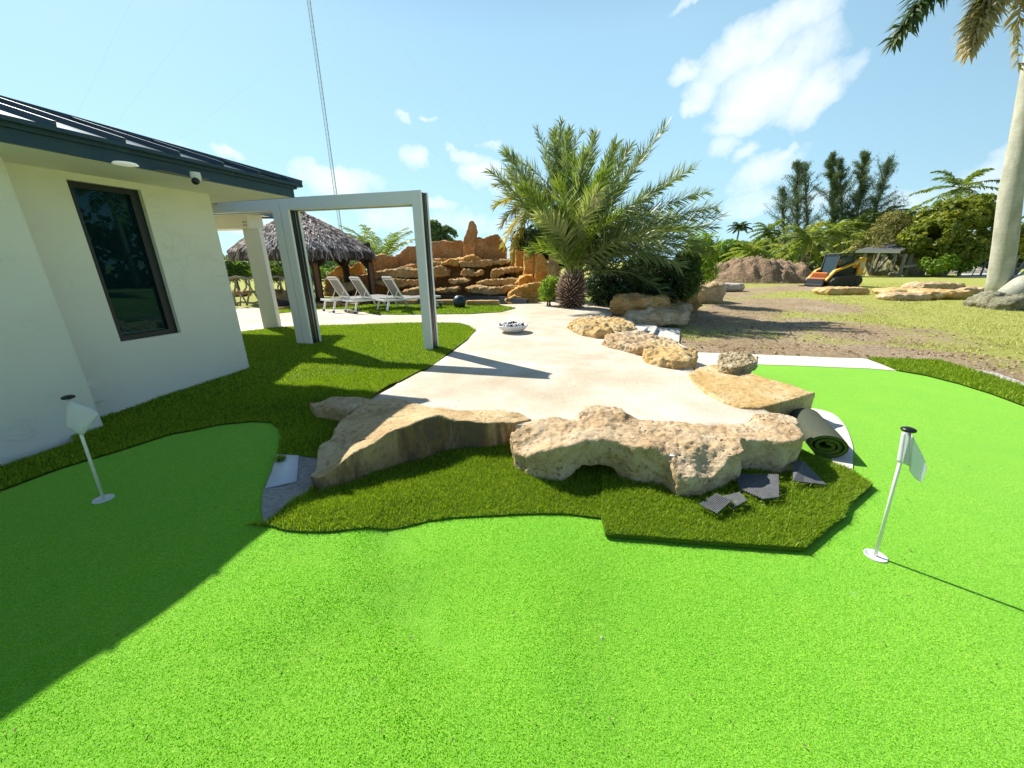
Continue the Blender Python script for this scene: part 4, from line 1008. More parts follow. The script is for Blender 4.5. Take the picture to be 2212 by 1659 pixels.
class Acc:
    def __init__(s): s.V=[]; s.T=[]; s.Q=[]; s.R=[]; s.n=0
    def add(s, V, T, Q, Rr):
        s.V.append(V); s.R.append(Rr)
        if T is not None and len(T): s.T.append(T + s.n)
        if Q is not None and len(Q): s.Q.append(Q + s.n)
        s.n += len(V)
    def mesh(s, name):
        return np_mesh(name, np.concatenate(s.V), np.concatenate(s.T) if s.T else None, np.concatenate(s.Q) if s.Q else None, np.concatenate(s.R))
leafmat('date_leaf', (.11, .16, .075), (.22, .29, .115), .38, .42, (.40, .43, .17), spec=.5)
leafmat('date_leaf_fresh', (.13, .20, .03), (.24, .33, .04), .4, .45, (.40, .44, .12))
leafmat('date_leaf_dry', (.34, .30, .16), (.50, .44, .28), .3, .6, (.60, .54, .38))
leafmat('palm_yellow', (.16, .19, .035), (.42, .36, .04), .35, .5, (.60, .46, .06))
leafmat('palm_dark', (.03, .06, .025), (.07, .115, .04), .3, .5, (.16, .20, .07))
leafmat('coconut_leaf', (.09, .15, .03), (.20, .27, .05), .4, .45, (.42, .43, .13))
leafmat('coconut_leaf_bright', (.16, .22, .03), (.27, .34, .05), .4, .45, (.45, .44, .12))
leafmat('far_leaf', (.06, .11, .045), (.13, .21, .07), .3, .6, (.20, .24, .10))
leafmat('dark_leaf', (.012, .030, .012), (.03, .065, .02), .25, .35, (.08, .13, .03))
leafmat('mid_leaf', (.04, .085, .02), (.10, .18, .03), .35, .45, (.20, .28, .05))
leafmat('bright_leaf', (.10, .19, .02), (.24, .36, .03), .4, .45, (.45, .50, .06))
leafmat('seagrape_leaf', (.08, .13, .022), (.24, .28, .04), .4, .45, (.50, .44, .06))
leafmat('olive_leaf', (.13, .13, .04), (.25, .24, .07), .3, .55, (.40, .34, .13))
leafmat('casuarina_leaf', (.05, .095, .065), (.11, .17, .10), .3, .6, (.20, .26, .13))
leafmat('casuarina_leaf_light', (.07, .12, .06), (.15, .21, .09), .3, .6, (.25, .30, .12))
simple('trunk_grey', (.30, .26, .20), .9, c2=(.18, .15, .11), scale=9, bs=.8, bscale=22, bd=.03, stretch=(1,1,4))
simple('bark_brown', (.16, .11, .07), .95, c2=(.09, .06, .04), scale=9, bs=.8, bscale=22, bd=.03)

def palm_crown(c, rad, nf, mat_tone=.4, leaf=.6, lw=.05, n=26, e0=70, e1=-35, droop=.5, seed=None, up=0, tonevar=.25, tiptone=.1):
    A = Acc()
    for k in range(nf):
        az = k*2.399963 + rng.uniform(-.25, .25); f = (k + .5)/nf
        el = R(e0 + (e1-e0)*f**.85 + rng.uniform(-7, 7)); Ln = rad*rng.uniform(.85, 1.1)
        d = np.array([math.cos(az)*math.cos(el), math.sin(az)*math.cos(el), math.sin(el)])
        hd = np.array([math.cos(az), math.sin(az), 0])
        P0 = np.array(c); P1 = P0 + d*Ln*.55; P2 = P1 + (d*.35 + hd*.5 + np.array([0, 0, -droop*(1 - .25*math.sin(el))]))*Ln*.55
        A.add(*frond_arrays(P0, P1, P2, n=n, ll=leaf, lw=lw, s0=.12, ang0=75, ang1=35, vup=-.05, droop=.55, rw=.035, tone=np.clip(mat_tone + rng.normal(0, tonevar*.5), 0, 1), tiptone=tiptone, segs=6))
    return A
def trunk_tube(name, pts, rs, mat, parent, n=12, ring=0):
    pts = [Vector(p) for p in pts]
    if ring:
        P = []; Rr = []; tot = len(pts) - 1; m_ = ring
        for i in range(m_ + 1):
            f = i/m_*tot; k = min(int(f), tot-1); P.append(pts[k].lerp(pts[k+1], f-k)); Rr.append((rs[k] + (rs[k+1]-rs[k])*(f-k))*(1 + (.03 if i % 2 else 0)))
        pts, rs = P, Rr
    mb = MB(); mb.tube(pts, list(rs), n); return mb.build(name, mat, parent, smooth=True)
def crown_arrays(blobs, n, size, asp=.5, noise_f=1.2, thr=-.1, tone=.5, shell=.55, outward=.5, tip_light=.25, drop=0):
    """leaf faces spread through the volume of several ellipsoids, thinned by noise so that gaps show"""
    vol = np.array([b[1][0]*b[1][1]*b[1][2] for b in blobs])**(2/3); cnt = (n*vol/vol.sum()).astype(int)
    A = Acc()
    for (c, rr), m in zip(blobs, cnt):
        m = int(m*1.6) + 3
        d = nrm(rng.normal(0, 1, (m, 3))); rad = rng.uniform(shell, 1.05, m)**.7
        P = np.array(c) + d*rad[:, None]*np.array(rr)
        nv = np.array([noise.fractal(Vector((p*noise_f).tolist()), .9, 2.2, 3) for p in P])
        ok = nv > thr; P = P[ok]; d = d[ok]; rad = rad[ok]; nv = nv[ok]; k = len(P)
        if k == 0: continue
        nr = nrm(d*outward + rng.normal(0, .6, (k, 3)) + np.array([0, 0, .25]))
        t = nrm(np.cross(nr, rng.normal(0, 1, (k, 3)))); t[:, 2] -= drop; t = nrm(t); b = nrm(np.cross(nr, t))
        L_ = size*rng.uniform(.6, 1.25, k)[:, None]; w = L_*asp
        V = np.stack([P - t*L_*.5, P + b*w*.5, P + t*L_*.5, P - b*w*.5], 1).reshape(-1, 3)
        i = np.arange(k)*4; Q = np.stack([i, i+1, i+2, i+3], 1)
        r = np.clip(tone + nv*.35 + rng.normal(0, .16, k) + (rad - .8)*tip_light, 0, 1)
        A.add(V, None, Q, np.repeat(r, 4))
    return A

# ------------------------------------------------------------------ the big date palm
bp = gz(1235, 665, .305); pb = Vector((bp.x, bp.y + .15, .3))
palm = emp('date_palm', 'large date palm with arching grey-green fronds and a shaggy brown ball of a trunk', 'palm tree', tuple(pb))
m, nt, b, o = nt_new('boot_brown'); a_ = N(nt, 'ShaderNodeAttribute', attribute_name='rnd')
L(nt, ramp(nt, a_.outputs['Fac'], [(0, (.05, .025, .015)), (.5, (.17, .10, .065)), (1, (.55, .42, .30))]), b.inputs['Base Color']); b.inputs['Roughness'].default_value = .75
A = Acc(); TH = 1.0
core = MB(); core.lathe([(.16, 0), (.28, .15), (.34, .4), (.30, .7), (.16, TH)], tuple(pb), 20, cap=True)
core.build('trunk', 'boot_brown', palm, smooth=True)
nb = 420
for k in range(nb):
    f = k/nb; z = .04 + f*TH*.98; az = k*2.399963; prof_r = .20 + .22*math.sin(math.pi*min(1, .12 + f*.8)); 
    c = np.array([pb.x + math.cos(az)*prof_r*.8, pb.y + math.sin(az)*prof_r*.8, pb.z + z])
    el = R(-15 + 75*f + rng.uniform(-12, 12)); d = np.array([math.cos(az)*math.cos(el), math.sin(az)*math.cos(el), math.sin(el)]); sdv = np.array([-math.sin(az), math.cos(az), 0])
    up_ = np.cross(d, sdv); l = rng.uniform(.15, .25); w = rng.uniform(.022, .036)
    V = np.array([c - sdv*w, c + sdv*w, c + up_*.02, c - up_*.02, c + d*l - sdv*w*.45, c + d*l + sdv*w*.45, c + d*l + up_*.008, c + d*l - up_*.008])
    Q = np.array([(0,2,6,4),(2,1,5,6),(1,3,7,5),(3,0,4,7),(4,6,5,7)])
    t0 = rng.uniform(.1, .75); A.add(V, None, Q, np.array([t0*.5]*4 + [min(1, t0 + rng.uniform(.2, .6))]*4))
link_mesh('leaf_bases', A.mesh('leaf_bases'), 'boot_brown', palm)
K = Vector((pb.x, pb.y, pb.z + TH - .05))
# every frond: tip pixel, depth offset of tip, sag (how far the control point lies above the chord), material, tone
FR_ = [((1437,276),.6,.35,'date_leaf',.45,4.9),((1500,362),.4,.6,'date_leaf',.5,4.6),((1548,448),.2,.9,'date_leaf',.5,4.8),((1540,492),-1.0,1.0,'date_leaf',.6,4.7),((1528,545),-.8,1.15,'date_leaf',.45,4.6),
 ((1500,565),.5,1.2,'date_leaf',.25,4.3),((1478,610),-.3,1.1,'palm_dark',.6,4.0),((1062,372),.2,.5,'date_leaf',.45,4.6),((1092,330),.9,.5,'date_leaf',.4,4.6),((1100,368),-.2,.4,'date_leaf',.5,4.4),((1172,330),1.2,.35,'date_leaf',.5,4.6),((1128,405),-.6,.5,'date_leaf_fresh',.3,4),
 ((1285,292),1.2,.25,'date_leaf',.4,4.8),((1330,312),1.6,.3,'date_leaf',.4,4.9),((1385,345),1.2,.4,'date_leaf',.35,4.8),((1262,330),.4,.25,'date_leaf',.6,4.4),((1238,345),.6,.25,'date_leaf_fresh',.2,4.5),
 ((1290,415),-1.5,.9,'date_leaf',.75,3.6),((1165,470),-1.2,.9,'date_leaf',.85,3.2),((1205,395),-1.0,.75,'date_leaf_fresh',.55,3.4),((1305,372),-.9,.5,'date_leaf_fresh',.15,4),
 ((1340,400),-.5,.5,'date_leaf',.4,4),((1420,410),-.2,.6,'date_leaf_fresh',.15,4.4),((1390,430),-1.4,.8,'date_leaf',.6,3.9),((1452,470),-1.4,1.0,'date_leaf',.55,4.2),((1145,545),-.9,1.0,'date_leaf_fresh',.3,3.4),((1440,640),-1.2,1.0,'date_leaf',.3,3.2),
 ((1530,415),.9,.9,'date_leaf',.5,4),((1556,470),-.4,1.1,'date_leaf',.6,4),((1490,500),-1.6,1.1,'date_leaf',.65,4),((1515,525),.2,1.2,'date_leaf',.4,4),((1470,575),-1.5,1.2,'date_leaf',.5,4),((1425,520),-2.0,1.1,'date_leaf',.7,4),((1345,470),-1.8,.9,'date_leaf_fresh',.2,4),((1120,440),.4,.6,'date_leaf',.5,4),((1190,440),-.2,.6,'date_leaf_fresh',.3,4),((1250,400),1.6,.5,'palm_dark',.6,4),((1400,460),1.6,.7,'palm_dark',.6,4),((1360,318),2.0,.3,'date_leaf',.3,4.8),((1465,385),1.3,.5,'date_leaf',.25,4.6),((1220,300),1.5,.3,'date_leaf',.3,4.7),((1390,620),-.5,.8,'palm_dark',.5,3)]
for (uv, dy, sag, mt, tn, ln) in FR_:
    tip = at(uv[0], uv[1], pb.y + dy); az = math.atan2(tip.y - K.y, tip.x - K.x)
    P0 = K + Vector((math.cos(az), math.sin(az), 0))*.07 + Vector((0, 0, rng.uniform(-.12, .1)))
    ch = tip - P0; mid = P0 + ch*.52; rise = Vector((0, 0, 1))
    pr = (rise - ch.normalized()*ch.normalized().z); pr = pr.normalized() if pr.length > .05 else Vector((0, 0, 1))
    P1 = mid + pr*sag*.95
    A = Acc(); nl = int(27*ch.length) + 22
    A.add(*frond_arrays(tuple(P0), tuple(P1), tuple(tip), n=nl, ll=.62, lw=.034, s0=.13, ang0=60, ang1=24, vup=.25, droop=.16, taper=.5, roll=R(rng.uniform(-55, 55)), plume=.42, rw=.030, tone=tn, tvar=.28, jit=.10, segs=16))
    f = link_mesh('frond', A.mesh('frond'), mt, palm)
# torn dry tip of the middle frond
tipd = at(1300, 415, pb.y - 1.5); A = Acc()
for k in range(26):
    a = at(1283 + rng.uniform(-8, 14), 425 + rng.uniform(-8, 20), pb.y - 1.45); a = np.array(a); d = nrm(np.array([rng.uniform(-.1, .5), -.2, rng.uniform(-1, .5)])); w = np.array([.012, 0, .004])
    A.add(np.array([a-w, a+w, a+d*.24]), np.array([(0, 1, 2)]), None, rng.uniform(.3, 1, 3))
link_mesh('dry_leaflets', A.mesh('dry'), 'date_leaf_dry', palm)

# taller palm behind it
c2 = at(1203, 432, 16.5); pt = emp('date_palm', 'second date palm, taller and set behind, its lower fronds turning yellow', 'palm tree', (c2.x, c2.y, .28))
trunk_tube('trunk', [(c2.x, c2.y, .2), (c2.x, c2.y, c2.z - .2)], [.26, .22], 'bark_brown', pt)
for (uv, dy, sag, mt, tn) in [((1157,278),.4,.3,'date_leaf',.35),((1213,262),.2,.15,'date_leaf',.35),((1258,286),.2,.3,'date_leaf',.3),((1262,345),.5,.4,'date_leaf',.15),((1195,285),-.5,.2,'date_leaf',.4),((1232,280),-.4,.2,'date_leaf',.35),
   ((1098,340),.3,.5,'date_leaf',.35),((1070,402),-.3,.6,'palm_yellow',.25),((1068,448),-.3,.7,'palm_yellow',.5),((1082,488),-.5,.8,'palm_yellow',.4),((1088,532),-.4,.9,'palm_yellow',.75),((1120,500),-1.4,.8,'palm_yellow',.45),((1290,430),.3,.7,'date_leaf',.2),((1150,545),-.8,.9,'palm_dark',.5),((1100,385),.8,.5,'date_leaf',.2),((1090,475),.9,.7,'palm_dark',.6),((1130,470),-1.6,.6,'palm_yellow',.2),((1105,560),-.9,1.0,'palm_yellow',.6)]:
    tip = at(uv[0], uv[1], c2.y + dy); ch = tip - c2; pr = Vector((0, 0, 1)) - ch.normalized()*ch.normalized().z; pr = pr.normalized() if pr.length > .05 else Vector((0, 1, 0))
    A = Acc(); A.add(*frond_arrays(tuple(c2), tuple(c2 + ch*.5 + pr*sag), tuple(tip), n=72, ll=.62, lw=.042, roll=R(rng.uniform(-50, 50)), plume=.4, s0=.1, ang0=60, ang1=25, vup=.3, droop=.2, rw=.03, tone=tn, tvar=.3))
    link_mesh('frond', A.mesh('frond'), mt, pt)

# ------------------------------------------------------------------ shrubs round the palms
def shrub(name, label, cat, px, Y, n, size, mat, asp=.3, depth=None, group=None, thr=-.15, tone=.45, drop=.5, nf=1.6, zb=None, shell=.2, outward=.4, stems=3):
    """px: list of (u0,u1,v0,v1) ellipses at depth Y"""
    bl = []
    for i, (u0, u1, v0, v1) in enumerate(px):
        Yi = Y[i] if isinstance(Y, list) else Y
        a = at((u0+u1)/2, (v0+v1)/2, Yi); l = at(u0, (v0+v1)/2, Yi); r = at(u1, (v0+v1)/2, Yi); t = at((u0+u1)/2, v0, Yi)
        rx = (r.x-l.x)/2; rz = t.z - a.z; bl.append((tuple(a), (rx, depth or rx*.8, rz)))
    c = np.mean([q[0] for q in bl], 0); zb_ = h1(c[0], c[1]) - .02
    t = emp(name, label, cat, (c[0], c[1], zb_), group=group)
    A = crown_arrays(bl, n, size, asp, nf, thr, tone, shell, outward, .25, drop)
    link_mesh('foliage', A.mesh('foliage'), mat, t)
    if stems:
        mb = MB()
        for k in range(stems):
            q = bl[k % len(bl)][0]; mb.tube([(c[0] + (k-1)*.06, c[1], zb_), ((c[0]+q[0])/2, (c[1]+q[1])/2, (zb_ + q[2])/2), q], [.03, .022, .01], 6)
        mb.build('stem', 'bark_brown', t)
    return t
shrub('bamboo_palm', 'dense dark green shrub with drooping leaves in the shade of the big palm', 'shrub', [(1265,1345,575,660),(1310,1420,580,668),(1385,1480,570,655),(1340,1450,545,640)], [13.0,12.6,12.8,13.6], 11000, .24, 'dark_leaf', .17, .8, drop=.8, thr=-.5)
shrub('lady_palm', 'tall dark shrub with hanging strap leaves at the right end of the planting', 'shrub', [(1440,1515,560,648),(1455,1510,540,600)], 12.8, 3600, .26, 'mid_leaf', .16, .6, drop=.9, tone=.2)
shrub('areca_palm', 'yellowish feathery shrub peeping out behind the right end of the palm', 'shrub', [(1480,1545,500,575),(1500,1535,560,612)], 15.5, 1500, .50, 'bright_leaf', .10, 1.0, drop=-.1, tone=.35, thr=.05, nf=1.0)
shrub('croton_bush', 'bright green bush with strap leaves left of the shaggy palm trunk', 'shrub', [(1163,1198,603,652),(1175,1212,592,640)], 12.9, 1500, .22, 'bright_leaf', .16, .35, drop=-.2, tone=.3, nf=4)
shrub('rubber_bush', 'glossy dark broad-leaved bush behind the orange rock wall', 'shrub', [(1105,1165,492,545),(1140,1205,485,560),(1170,1240,500,590)], 16.8, 3600, .20, 'dark_leaf', .5, .9, tone=.55, nf=2)
shrub('fern', 'small bright fern at the foot of the dark shrubs', 'plant', [(1222,1262,588,606)], 13.6, 260, .25, 'bright_leaf', .13, .3, drop=.2, tone=.15, stems=0)

# ------------------------------------------------------------------ rock waterfall
wf0 = at(1040, 640, 17.5); wf = emp('rock_waterfall', 'long artificial rock waterfall of brown wall slabs and stepped ledges behind the pool', 'rock wall', (wf0.x, wf0.y, .25))
def vs(name, px, Y, th, mat, seed, voxel=.045, amp=.075, **kw): return vslab(name, px, Y, th, mat, voxel=voxel, smooth=2, amp=amp, freq=1.3, seed=seed, parent=wf, fine=.4, sharp=.3, **kw)
vs('wall_slab', [(700,640),(704,593),(718,584),(732,574),(746,572),(757,581),(765,569),(776,567),(782,595),(800,640)], 19.0, .4, 'rock_lit_orange', 31)
vs('wall_slab', [(790,640),(796,560),(808,553),(826,548),(838,553),(858,556),(862,578),(862,640)], 18.9, .4, 'rock_shade_brown', 32)
vs('wall_slab', [(843,640),(845,554),(864,546),(879,532),(905,531),(931,538),(934,640)], 19.1, .4, 'rock_shade_brown', 33)
vs('wall_slab', [(926,640),(926,523),(954,520),(974,523),(980,516),(995,519),(1006,526),(1006,640)], 19.0, .45, 'rock_shade_brown', 34, amp=.09)
vs('spire', [(999,600),(1000,522),(1003,508),(1009,493),(1014,479),(1020,476),(1027,485),(1030,501),(1028,514),(1026,600)], 18.7, .4, 'rock_shade_brown', 35, amp=.06, label='pointed upright rock rising above the wall')
vs('wall_slab', [(1023,600),(1024,514),(1045,515),(1059,509),(1074,506),(1084,517),(1094,541),(1094,600)], 18.8, .4, 'rock_shade_brown', 36)
vs('backing', [(700,655),(700,603),(800,592),(930,560),(1100,558),(1140,590),(1160,655)], 18.45, .5, 'rock_shade_brown', 37, amp=.12)
vs('wall_slab', [(1100,600),(1102,526),(1110,525),(1116,566),(1118,600)], 17.8, .5, 'rock_lit_orange', 38)
vs('wall_slab', [(1113,610),(1114,534),(1132,535),(1136,610)], 17.3, .9, 'rock_lit_orange', 39)
vs('wall_slab', [(1131,625),(1133,533),(1142,530),(1159,543),(1166,560),(1158,625)], 16.5, .7, 'rock_lit_orange', 40, amp=.08)
vs('wall_slab', [(1155,640),(1158,545),(1172,547),(1184,562),(1184,640)], 15.8, .7, 'rock_lit_orange', 41)
vs('wall_slab', [(1183,640),(1184,575),(1187,550),(1197,543),(1205,561),(1207,592),(1200,640)], 15.1, .35, 'rock_ledge', 42, label='upright pointed slab at the near end of the wall')
def ledge(px, Y, dp_, mat, seed):
    l = [at(u, v, Y) for u, v in px]; us = [p[0] for p in px]
    vslab('ledge', px, Y, dp_, mat, voxel=.032, smooth=1, amp=.075, freq=2.2, seed=seed, parent=wf, fine=.6, sharp=.7)
LG = [([(954,571),(969,561),(1000,556),(1022,552),(1040,562),(1030,566),(973,574)], 17.7, 1.0, 'rock_lit_orange'), ([(992,567),(1022,564),(1060,563),(1101,562),(1096,568),(1050,575),(1022,578),(996,575)], 17.5, 1.2, 'rock_ledge'),
 ([(930,566),(948,566),(953,572),(930,575)], 17.6, 1, 'rock_ledge'), ([(996,594),(1003,583),(1020,584),(1028,590),(1024,598),(1005,597)], 17.2, 1.0, 'rock_ledge'), ([(1024,590),(1034,585),(1043,586),(1040,593),(1028,596)], 17.0, .8, 'rock_ledge'),
 ([(1058,594),(1063,584),(1086,581),(1119,577),(1137,582),(1122,588),(1093,589),(1075,600),(1060,600)], 16.8, 1.2, 'rock_ledge'), ([(933,582),(950,575),(966,586),(966,596),(940,598)], 17.0, 1.0, 'rock_ledge'),
 ([(1029,612),(1050,606),(1093,603),(1128,602),(1128,607),(1094,616),(1065,616)], 16.3, 1.3, 'rock_ledge'), ([(970,606),(1006,603),(1016,607),(1000,612),(978,613)], 16.6, 1.2, 'rock_ledge'),
 ([(1004,622),(1036,619),(1056,623),(1056,636),(1010,632)], 15.8, 1.2, 'rock_ledge'), ([(1056,623),(1080,622),(1083,634),(1057,638)], 15.7, 1.2, 'rock_ledge'), ([(1082,622),(1118,616),(1124,626),(1094,634),(1083,634)], 15.7, 1.2, 'rock_ledge'),
 ([(938,628),(960,624),(986,621),(988,628),(950,633)], 15.9, 1.2, 'rock_ledge'), ([(798,590),(830,586),(870,580),(898,583),(930,588),(930,598),(860,600),(800,602)], 17.4, 1.0, 'rock_ledge'),
 ([(800,612),(850,604),(905,606),(934,602),(934,616),(840,620)], 16.9, 1.0, 'rock_ledge'), ([(700,628),(718,620),(735,614),(757,612),(768,626),(735,634)], 16.3, .9, 'rock_ledge'), ([(868,629),(905,624),(935,626),(937,640),(870,640)], 15.8, .9, 'rock_ledge'),
 ([(1112,612),(1126,600),(1150,594),(1158,612),(1150,625),(1120,622)], 15.9, .9, 'rock_lit_orange'), ([(1098,636),(1120,622),(1150,614),(1178,612),(1184,640),(1168,654),(1140,650),(1100,642)], 15.0, .9, 'rock_lit_orange'), ([(1090,650),(1110,640),(1130,646),(1128,654),(1092,654)], 14.7, .4, 'rock_lit_orange')]
for i, (px, Yl, dpp, mt) in enumerate(LG): ledge(px, Yl, dpp, mt, 50 + i)

m, nt, b, o = nt_new('pool_water'); b.inputs['Base Color'].default_value = (.012, .025, .03, 1); b.inputs['Roughness'].default_value = .06; bump(nt, b, noise_n(nt, coords(nt), 6, 3), .15, .01)
simple('pool_tile', (.05, .055, .06), .35, c2=(.10, .10, .11), scale=60)
drape('pool_water', [gz(u, v, .33).to_2d() for u, v in [(690,657),(700,642),(900,638),(1060,638),(1120,646),(1172,654),(1100,655.5),(990,657),(860,658)]], .325, 'pool_water', .4, hf=lambda x, y: np.zeros(x.shape), kind='structure')
pe = MB(); 
for a, b_ in [((930,641),(1010,641)), ((1010,641),(1080,645)), ((1080,645),(1140,652))]:
    pa, pb_ = gz(a[0], a[1], .33), gz(b_[0], b_[1], .33); pe.beam(pa + Vector((0,0,.03)), pb_ + Vector((0,0,.03)), .12, .12)
pe.build('pool_rim', 'pool_tile', label='dark tiled rim running along the far side of the pool', cat='pool edge')
GC = 'low stones edging the pool'
for i, (u0, u1, v0, v1, lb) in enumerate([(1007,1080,649,661,'long low tan stone right of the black ball speaker at the pool edge'),(938,981,648,661,'tan stone block left of the black ball speaker at the pool edge'),(683,705,656,664,'tan edging stone under the leftmost lounger'),(704,738,654,664,'longer edging stone below the gap of the left two loungers'),
   (742,775,655,663,'tan edging stone under the middle lounger'),(856,902,648,657,'tan edging stone below the rightmost lounger footrest'),(590,622,663,670,'pale edging stone by the dark rock at the railing')]):
    px_rock('stone', u0, u1, v0, v1, .3, 'rock_ledge', 60 + i, lb, .35, .06, .2, .8, group=GC)

# ------------------------------------------------------------------ thatched hut
simple('log_dark', (.075, .055, .045), .9, c2=(.04, .03, .028), scale=9, bs=.7, bscale=20, bd=.03)
simple('log_panel', (.30, .15, .08), .8, c2=(.20, .10, .06), scale=6)
leafmat('thatch', (.13, .10, .09), (.50, .42, .38), .05, .9, (.86, .76, .72), .2)
hc_ = Vector((-8.5, 16.3, .3)); hut = emp('thatched_hut', 'round-cornered palm-thatched hut on dark log posts behind the loungers', 'hut', tuple(hc_))
def hutp(az, f):       # roof surface: squarish cone, drooping at the rim
    rr = 2.45*f*(1 + .10*abs(math.cos(2*(az)))**1.5); z = 3.72 - 1.42*f**1.12 - .12*f**6
    return np.array([hc_.x + math.cos(az)*rr, hc_.y + math.sin(az)*rr, z])
mb = MB(); na, nf_ = 48, 10
for j in range(nf_ + 1):
    for i in range(na): mb.v.append(tuple(hutp(i/na*2*math.pi, max(.01, j/nf_)) - np.array([0, 0, .06])))
for j in range(nf_):
    for i in range(na): mb.f.append((j*na + i, j*na + (i+1) % na, (j+1)*na + (i+1) % na, (j+1)*na + i))
for i in range(na): mb.v.append(tuple(hutp(i/na*2*math.pi, 1.0)*np.array([1, 1, 1]) - np.array([0, 0, .30])))
k0 = (nf_+1)*na
for i in range(na): mb.f.append((nf_*na + i, nf_*na + (i+1) % na, k0 + (i+1) % na, k0 + i))
rf = mb.build('roof', 'log_dark', hut, smooth=True)
A = Acc()
for k in range(11000):
    f = math.sqrt(rng.uniform(.002, 1.0)); az = rng.uniform(0, 2*math.pi); c = hutp(az, f); c1 = hutp(az, min(1.08, f + .09)); d = nrm(c1 - c)
    if f > .965: d = nrm(d*np.array([.5, .5, 1]) + np.array([0, 0, -.9]))
    sdv = nrm(np.cross(d, [0, 0, 1.])); n_ = nrm(np.cross(sdv, d)); n_ = n_ if n_[2] > 0 else -n_
    d = nrm(d + sdv*rng.normal(0, .3) + n_*rng.uniform(-.05, .22)); l = rng.uniform(.12, .28) if f < .965 else rng.uniform(.25, .42); w = rng.uniform(.015, .035)
    c = c + n_*rng.uniform(0, .05); sd2 = nrm(sdv + n_*rng.normal(0, .5))
    A.add(np.array([c - sd2*w, c + sd2*w, c + d*l + sd2*w*.4, c + d*l - sd2*w*.4]), None, np.array([(0, 1, 2, 3)]), np.full(4, np.clip(rng.normal(.6, .3) - (.45 if f > .965 else 0), 0, 1)))
link_mesh('thatch', A.mesh('thatch'), 'thatch', rf)
mb = MB(); mb.lathe([(.001, .14), (.16, .1), (.26, 0), (.20, -.08)], (hc_.x, hc_.y, 3.68), 12, lobes=5, amp=.2); mb.build('ridge_cap', 'log_dark', rf)
HP = [gz(692, 651, .3), gz(806, 643, .3), Vector((-7.6, 17.9, .3)), Vector((-9.4, 16.3, .3))]
for i, p in enumerate(HP):
    mb = MB(); mb.tube([p, p + Vector((.03, 0, 1.0)), p + Vector((0, .02, 2.25))], [.155, .145, .13], 12); pst = mb.build('post', 'log_dark', hut, smooth=True)
    for q in (HP[(i+1) % 4], HP[(i-1) % 4]):
        d = (q - p).normalized(); mb = MB(); mb.tube([p + Vector((0, 0, 1.25)), p + d*.8 + Vector((0, 0, 2.05))], [.09, .07], 8); mb.build('brace', 'log_dark', hut, smooth=True)
        if i % 2 == 0: mb = MB(); mb.tube([p + Vector((0, 0, 2.14)), q + Vector((0, 0, 2.14))], [.10, .09], 8); mb.build('beam', 'log_dark', hut, smooth=True)
    if i < 2:
        mb = MB(); mb.box((p.x + .10, p.y - .125, .3 + .8), (.15, .06, 1.3), rz=R(25)); mb.build('timber_face', 'log_panel', pst)
# counter under the hut
mb = MB(); mb.box((-8.55, 15.6, .72), (.9, .5, .85), rz=R(20)); mb.box((-8.55, 15.6, 1.17), (1.05, .6, .05), rz=R(20)); mb.build('bar_counter', 'porch_paint', label='white bar counter under the thatched hut, left of its near post', cat='counter', bevel=.01)

# ------------------------------------------------------------------ loungers
simple('lounger_frame', (.78, .78, .77), .35, c2=(.74, .74, .73), scale=3)
simple('mesh_fabric', (.24, .23, .21), .8, c2=(.20, .19, .18), scale=60)
def make_lounger():
    t = emp('sun_lounger', 'x', 'sun lounger', (0, 0, 0), group='sun loungers by the thatched hut')
    Wd, Ls, zs = .64, 1.95, .36; xb = .62                    # +x runs to the foot end; back hinge at xb
    mb = MB()
    for y in (-Wd/2, Wd/2): mb.beam((0, y, zs), (Ls, y, zs), .045, .06)
    mb.beam((0, -Wd/2, zs), (0, Wd/2, zs), .045, .06); mb.beam((Ls, -Wd/2, zs), (Ls, Wd/2, zs), .045, .06)
    mb.build('frame', 'lounger_frame', t, local=True, bevel=.006)
    for x, dx in ((.13, -.10), (Ls - .22, .10)):
        for y in (-Wd/2, Wd/2):
            mb = MB(); mb.beam((x, y, zs - .03), (x + dx, y, .0), .045, .05); mb.build('leg', 'lounger_frame', t, local=True, bevel=.005)
            if x < 1:
                mb = MB(); mb.tube([(x + dx, y - .03, .03), (x + dx, y + .03, .03)], .03, 12); mb.build('wheel', 'black_plastic', t, local=True)
    mb = MB(); mb.box((xb + (Ls - xb)/2, 0, zs + .028), (Ls - xb - .05, Wd - .05, .012)); mb.build('seat', 'mesh_fabric', t, local=True)
    a = R(62); tip = Vector((xb - math.cos(a)*.70, 0, zs + .04 + math.sin(a)*.70)); hb = Vector((xb, 0, zs + .04))
    yv = Vector((0, Wd/2 - .035, 0))
    mb = MB()
    for s_ in (-1, 1): mb.beam(hb + yv*s_, tip + yv*s_, .035, .045)
    mb.beam(tip - yv, tip + yv, .035, .045); p = hb.lerp(tip, .9); mb.beam(p - yv, p + yv, .025, .03); p = hb.lerp(tip, .06); mb.beam(p - yv, p + yv, .025, .03)
    bk = mb.build('backrest_frame', 'lounger_frame', t, local=True, bevel=.005)
    mb = MB(); A_, B_ = hb.lerp(tip, .07), hb.lerp(tip, .97); n_ = Vector((math.sin(a), 0, math.cos(a)))*.006; y2 = Vector((0, Wd/2 - .05, 0))
    vs_ = [A_ - y2, A_ + y2, B_ + y2, B_ - y2]; mb.add([p + n_ for p in vs_] + [p - n_ for p in vs_], [(0,1,2,3),(7,6,5,4),(0,4,5,1),(2,6,7,3),(1,5,6,2),(0,3,7,4)])
    mb.build('backrest', 'mesh_fabric', t, local=True)
    mb = MB(); p = hb.lerp(tip, .42)
    for s_ in (-1, 1): mb.beam(p + yv*s_*.96, Vector((xb - .52*.55, 0, zs)) + yv*s_*.96, .016, .016)
    mb.build('strut', 'lounger_frame', t, local=True)
    return t
